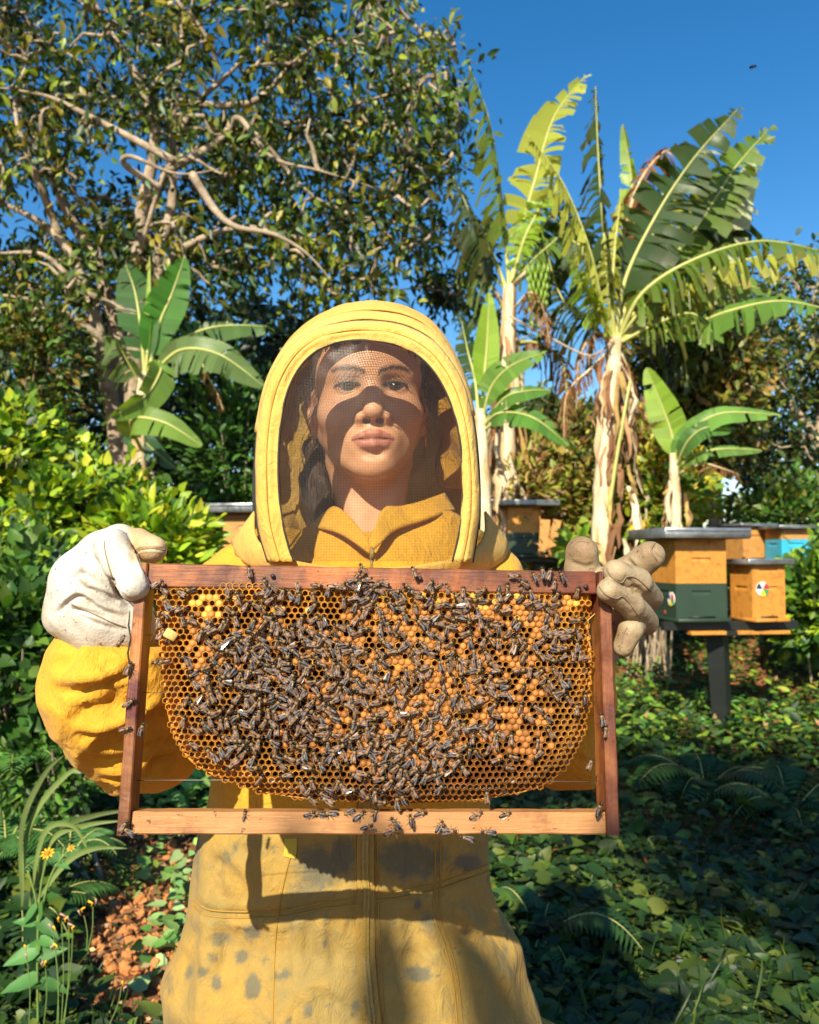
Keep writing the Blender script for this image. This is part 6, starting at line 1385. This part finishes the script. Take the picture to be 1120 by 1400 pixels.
# body of the comb: slab behind the cells with a rounded rim
k = np.linspace(0, 1, 120, endpoint=False); pl = interp(k, np.vstack([poly, poly[:1]])); cen = pl.mean(0); G = []
for (s, y) in ((.985, CY + .0150), (.995, CY + .0135), (1.003, CY + .017), (1.000, CY + .024), (.98, CY + .028), (.5, CY + .028)): G.append(np.c_[cen[0] + (pl[:, 0] - cen[0]) * s, np.full(120, y) + .001 * fbm(np.c_[pl * 200, pl[:, 0] * 0 + y * 99], 2), cen[1] + (pl[:, 1] - cen[1]) * s])
G = np.stack(G, 1); comb = mk('comb', G.reshape(-1, 3), grid_faces(120, 6, True), m_wax, frame, col=np.tile(honey, (720, 1)))
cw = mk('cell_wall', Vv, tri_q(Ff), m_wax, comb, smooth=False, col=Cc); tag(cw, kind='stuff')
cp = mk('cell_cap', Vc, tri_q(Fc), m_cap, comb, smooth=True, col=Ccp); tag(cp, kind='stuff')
u, w = uv_at([234, 222], [868, 852]); m = Mesh(); m.box((u[0], -.002, w[0]), (.012, .003, .009), rot=(.2, .5, .4), bev=.001); o = m.build('wax_scrap', m_cap, comb, col=None); o.data.color_attributes.new('Col', 'FLOAT_COLOR', 'POINT').data.foreach_set('color', np.tile(np.array([.75, .50, .16, 1], np.float32), len(o.data.vertices)))

# ---- bees
m_bee, nt, out = new_mat('bee_body'); c = attr(nt); n = noise(nt, 1400, 3)
principled(nt, out, mixc(nt, .5, c, ramp(nt, n, [(.3, (.5, .5, .5)), (.7, (1.4, 1.4, 1.4))]), 'MULTIPLY'), .42, bump(nt, n, .4, .0004))
m_wing, nt, out = new_mat('bee_wing'); b = principled(nt, None, ramp(nt, noise(nt, 500, 3), [(.3, (.07, .055, .055)), (.7, (.55, .46, .46))]), .16); t = nt.nodes.new('ShaderNodeBsdfTransparent'); x = nt.nodes.new('ShaderNodeMixShader'); x.inputs[0].default_value = .32
nt.links.new(t.outputs[0], x.inputs[1]); nt.links.new(b.outputs[0], x.inputs[2]); nt.links.new(x.outputs[0], out.inputs[0])
m_leg = simple('bee_leg', (.03, .02, .012), .5)
def bee_parts(tone):
    """a worker: length 14 mm along +x (head), back towards -y, resting on y = 0"""
    amber, blk = tone
    m = Mesh(); m.ellipsoid((-.0030, -.0028, 0), (.0056, .0023, .0023), rot=(0, 0, .10), seg=12, ring=10); m.ellipsoid((.0032, -.0034, 0), (.0026, .0023, .0023), seg=10, ring=7); m.ellipsoid((.0066, -.0029, 0), (.0014, .0016, .0020), seg=8, ring=6)
    v = np.concatenate(m.v); x = v[:, 0]; ab = x < .0006; band = (np.sin((x + .008) / .0017 * 2 * np.pi) > -.05) & (x > -.0065)
    col = np.where((ab & band)[:, None], amber, blk); col = np.where(((x > .0008) & (x < .0046))[:, None], V(.20, .11, .035), col); col = np.where((x > .005)[:, None], V(.02, .015, .01), col)
    # rotate ellipsoid poles along x so rings are across the body
    body = (v, m.f, col)
    wings = []
    for s in (-1, 1):
        w = np.array([(.0030, -.0058, s * .0008), (.0008, -.0060, s * .0019), (-.0035, -.0055, s * .0030), (-.0066, -.0046, s * .0031), (-.0080, -.0041, s * .0023), (-.0060, -.0052, s * .0012), (-.001, -.0059, s * .0006)])
        wings.append((w, [tuple(range(7))]))
    l = Mesh()
    for s in (-1, 1):
        for (x0, x1, x2, o) in ((.004, .0062, .0075, .0042), (.0022, .0022, .0018, .0054), (.0008, -.0020, -.0042, .0052)):
            l.tube([(x0, -.002, s * .0014), (x1, -.0030, s * o * .72), (x2, -.0002, s * o)], [.00035, .0003, .0002], 4, cap=False)
        l.tube([(.0065, -.003, s * .0006), (.0082, -.0036, s * .0012), (.0088, -.0020, s * .0022)], .00018, 3, cap=False)
    return body, wings, (np.concatenate(l.v), l.f)
tones = [(V(.24, .10, .02), V(.008, .006, .005)), (V(.20, .09, .02), V(.006, .005, .005)), (V(.035, .026, .02), V(.006, .006, .006))]
BP = [bee_parts(t) for t in tones]
bee_src = []
# positions: (pixel x, pixel y, heading degrees, where)
BEES = []
def rings():
    r2 = np.random.default_rng(5); pts = []
    dens = [  # centre, radii, weight
        (400, 880, 105, 50, 1.6), (365, 950, 85, 50, 1.9), (480, 940, 90, 50, 1.3), (430, 1010, 110, 38, 1.4), (540, 1050, 75, 28, 1.0), (560, 850, 90, 50, .9), (700, 850, 70, 40, .9), (760, 880, 28, 60, 1.0),
        (610, 920, 70, 50, .75), (640, 975, 60, 50, .7), (700, 930, 70, 50, .4), (310, 870, 60, 40, .5), (490, 800, 30, 30, 2.4), (620, 815, 150, 18, .8), (420, 815, 120, 16, .55), (280, 960, 35, 60, .3), (590, 1010, 60, 50, .6), (480, 1085, 60, 14, 1.1), (690, 1030, 90, 50, .08), (245, 830, 30, 30, .6), (220, 860, 8, 45, .8), (780, 960, 25, 40, .1), (560, 1010, 90, 60, .35), (320, 1010, 40, 40, .55)]
    lim = np.array(OUT); tries = 0
    A = np.array(dens)
    while len(pts) < 640 and tries < 60000:
        tries += 1; k = r2.choice(len(A), p=(A[:, 2] * A[:, 3] * A[:, 4]) / (A[:, 2] * A[:, 3] * A[:, 4]).sum()); x = A[k, 0] + r2.normal() * A[k, 2] * .54; y = A[k, 1] + r2.normal() * A[k, 3] * .56
        if not inside(np.array([[x, y]]), lim + 0.0)[0]: continue
        dm = 8.3
        if pts and np.min(np.hypot(np.array(pts)[:, 0] - x, np.array(pts)[:, 1] - y)) < dm: continue
        # neighbours share a loose flow of headings, most with tails down
        h = 90 + 55 * vnoise(np.array([x / 55, y / 55, 1.0])) * 1.9 + r2.normal() * 42
        if r2.random() < .3: h = r2.random() * 360
        pts.append((x, y, h))
    return pts
on_comb = rings()
for (x, y, h) in on_comb: BEES.append((x, y, h, 'comb'))
TOPB = [(340, 783, 95), (488, 786, 60), (496, 778, 120), (484, 797, 20), (500, 793, 200), (568, 783, 120), (704, 788, 5), (731, 789, 120), (742, 785, 100), (768, 788, 130), (716, 797, 170), (757, 800, 80), (752, 787, 60), (492, 803, 70)]
BOTB = [(337, 1115, 80), (425, 1114, 10), (452, 1114, 175), (492, 1117, 30), (503, 1133, 10), (534, 1139, 15), (540, 1125, 130), (560, 1122, 60), (600, 1130, 60), (614, 1136, 10), (650, 1115, 5), (667, 1138, 185), (690, 1113, 20), (638, 1148, 160), (478, 1112, 190), (575, 1112, 10), (512, 1113, 100), (437, 1112, 170)]
SIDB = [(168, 877, 240), (178, 915, 60), (177, 961, 35), (172, 1000, 10), (197, 998, 90), (170, 1130, 60), (176, 1138, 150), (822, 985, 100), (826, 1000, 70), (215, 800, 40), (822, 1108, 80), (806, 1045, 60)]
for a in TOPB: BEES.append((*a, 'top'))
for a in BOTB: BEES.append((*a, 'bottom'))
for a in SIDB: BEES.append((*a, 'side'))
pri = [b for b in BEES if b[3] != 'comb']; cb = [b for b in BEES if b[3] == 'comb']
solo = pri + cb[:300 - len(pri) - 1]; crowd = cb[300 - len(pri) - 1:]
print('bees', len(solo), len(crowd))
def bee_matrix(b, lay):
    x, y, h, where = b
    off = {'comb': CY - .0012, 'top': -.0012, 'bottom': -.003, 'side': -.0022}[where]
    if where == 'comb': off += float(.0035 * fbm(np.array([[uv_at(x, y, CY)[0] * 14, uv_at(x, y, CY)[1] * 14, 0.0]]), 2)[0]) - lay
    if where == 'bottom' and y < 1119: off = .006
    u, w = uv_at(x, y, off); a = R(h)
    # bee axes in frame space: x -> heading (screen angle, y up), y -> depth
    X = V(math.cos(a), 0, math.sin(a)); Yv = V(0, 1, 0); Z = np.cross(X, Yv)
    Mx = np.stack([X, Yv, Z], 1)
    til = Euler((rnd.gauss(0, .38), rnd.gauss(0, .18), rnd.gauss(0, .20))).to_matrix(); Mx = Mx @ np.array(til); s = rnd.uniform(.76, .95)
    W = FM @ Mx * s; return W, F2W(V(float(u), off, float(w)))
def to4(Wm, t): 
    m = Matrix.Identity(4)
    for i in range(3):
        for j in range(3): m[i][j] = float(Wm[i, j])
        m[i][3] = float(t[i])
    return m
lab = {'comb': ('worker bee crawling over the crowded cells of the comb', 'bees crawling on the comb'), 'top': ('worker bee on the reddish top bar of the frame', 'bees on the top bar of the frame'),
       'bottom': ('dark worker bee on the pale bottom bar of the frame', 'bees on the bottom bar of the frame'), 'side': ('worker bee clinging beside an upright side bar of the frame', 'bees on the side bars of the frame')}
protos = []
def make_bee(k, M4, label, group):
    r = thing('honey_bee', label, 'bee', group=group); (bv, bf, bc), wings, (lv, lf) = BP[k]
    mk('body', bv, bf, m_bee, r, col=bc)
    for w, f in wings: mk('wing', w, f, m_wing, r, smooth=False)
    mk('legs', lv, lf, m_leg, r)
    r.matrix_world = M4; return r
ORD = ['first', 'second', 'third', 'fourth', 'fifth', 'sixth', 'seventh', 'eighth', 'ninth', 'tenth', 'eleventh', 'twelfth', 'thirteenth', 'fourteenth', 'fifteenth', 'sixteenth', 'seventeenth', 'eighteenth']
own = {}
for w_, lst in (('top', TOPB), ('bottom', BOTB)):
    so = sorted(lst, key=lambda a: a[0])
    for i_, a in enumerate(so): own[a] = ('leftmost' if i_ == 0 else 'rightmost' if i_ == len(so) - 1 else ORD[i_] + ' from the left') + (' worker bee on the reddish top bar' if w_ == 'top' else ' dark bee on the pale bottom bar')
for w_, lst in (('left', [a for a in SIDB if a[0] < 400]), ('right', [a for a in SIDB if a[0] > 400])):
    so = sorted(lst, key=lambda a: a[1])
    for i_, a in enumerate(so): own[a] = ('topmost' if i_ == 0 else 'lowest' if i_ == len(so) - 1 else ORD[i_] + ' from the top') + ' of the bees by the %s side bar' % w_
for b in solo:
    lay = rnd.random() * .0022 if b[3] == 'comb' else 0; W, t = bee_matrix(b, lay); M4 = to4(W, t); k = rnd.choice([0, 1, 1, 2] if b[3] != 'bottom' else [1, 2, 2]); L_, G_ = lab[b[3]]; L_ = own.get(tuple(b[:3]), L_)
    if b[3] == 'comb': zone = ('upper', 'middle', 'lower')[min(2, int((b[1] - 790) // 104))] + ' ' + ('left', 'centre left', 'centre', 'centre right', 'right')[max(0, min(4, int((b[0] - 205) // 122)))]; L_ = 'worker bee crawling over the cells in the ' + zone + ' part of the comb'; G_ = 'bees in the ' + zone + ' part of the comb'
    src = next((p for kk, p in protos if kk == k), None)
    if src is None: r = make_bee(k, M4, L_, G_); protos.append((k, r))
    else: r = copy_tree(src); r.matrix_world = M4; r['label'] = L_; r['group'] = G_
if crowd:
    vs, fs, cs = [], [], []; nv0 = 0; wv, wf = [], []; nw = 0
    for b in crowd:
        W, t = bee_matrix(b, rnd.random() * .002); (bv, bf, bc), wings, (lv, lf) = BP[rnd.choice([0, 1, 2])]
        p = bv @ W.T + t; vs.append(p); cs.append(bc); fs += [tuple(i + nv0 for i in f) for f in bf]; nv0 += len(p)
        p = lv @ W.T + t; vs.append(p); cs.append(np.tile(V(.03, .02, .012), (len(p), 1))); fs += [tuple(i + nv0 for i in f) for f in lf]; nv0 += len(p)
        for w, f in wings: p = w @ W.T + t; wv.append(p); wf += [tuple(i + nw for i in q) for q in f]; nw += len(p)
    vs = np.concatenate(vs); cs = np.concatenate(cs); nb_ = len(vs); wv = np.concatenate(wv)
    allv = np.concatenate([vs, wv]); o = mk('bee_crowd', allv, fs + [tuple(i + nb_ for i in q) for q in wf], [m_bee, m_wing], None, col=np.concatenate([cs, np.ones((len(wv), 3))]), midx=[0] * len(fs) + [1] * len(wf))
    tag(o, 'further worker bees packed among the others on the comb', 'bees', kind='stuff')
# one bee flying against the blue sky
W = np.array(Euler((.3, .2, .3)).to_matrix()) * .9; W = W; t = P(1028, 92, 1.55)
make_bee(2, to4(np.array(Euler((.2, -.35, .2)).to_matrix()), t), 'tiny bee flying alone against the blue sky', None)
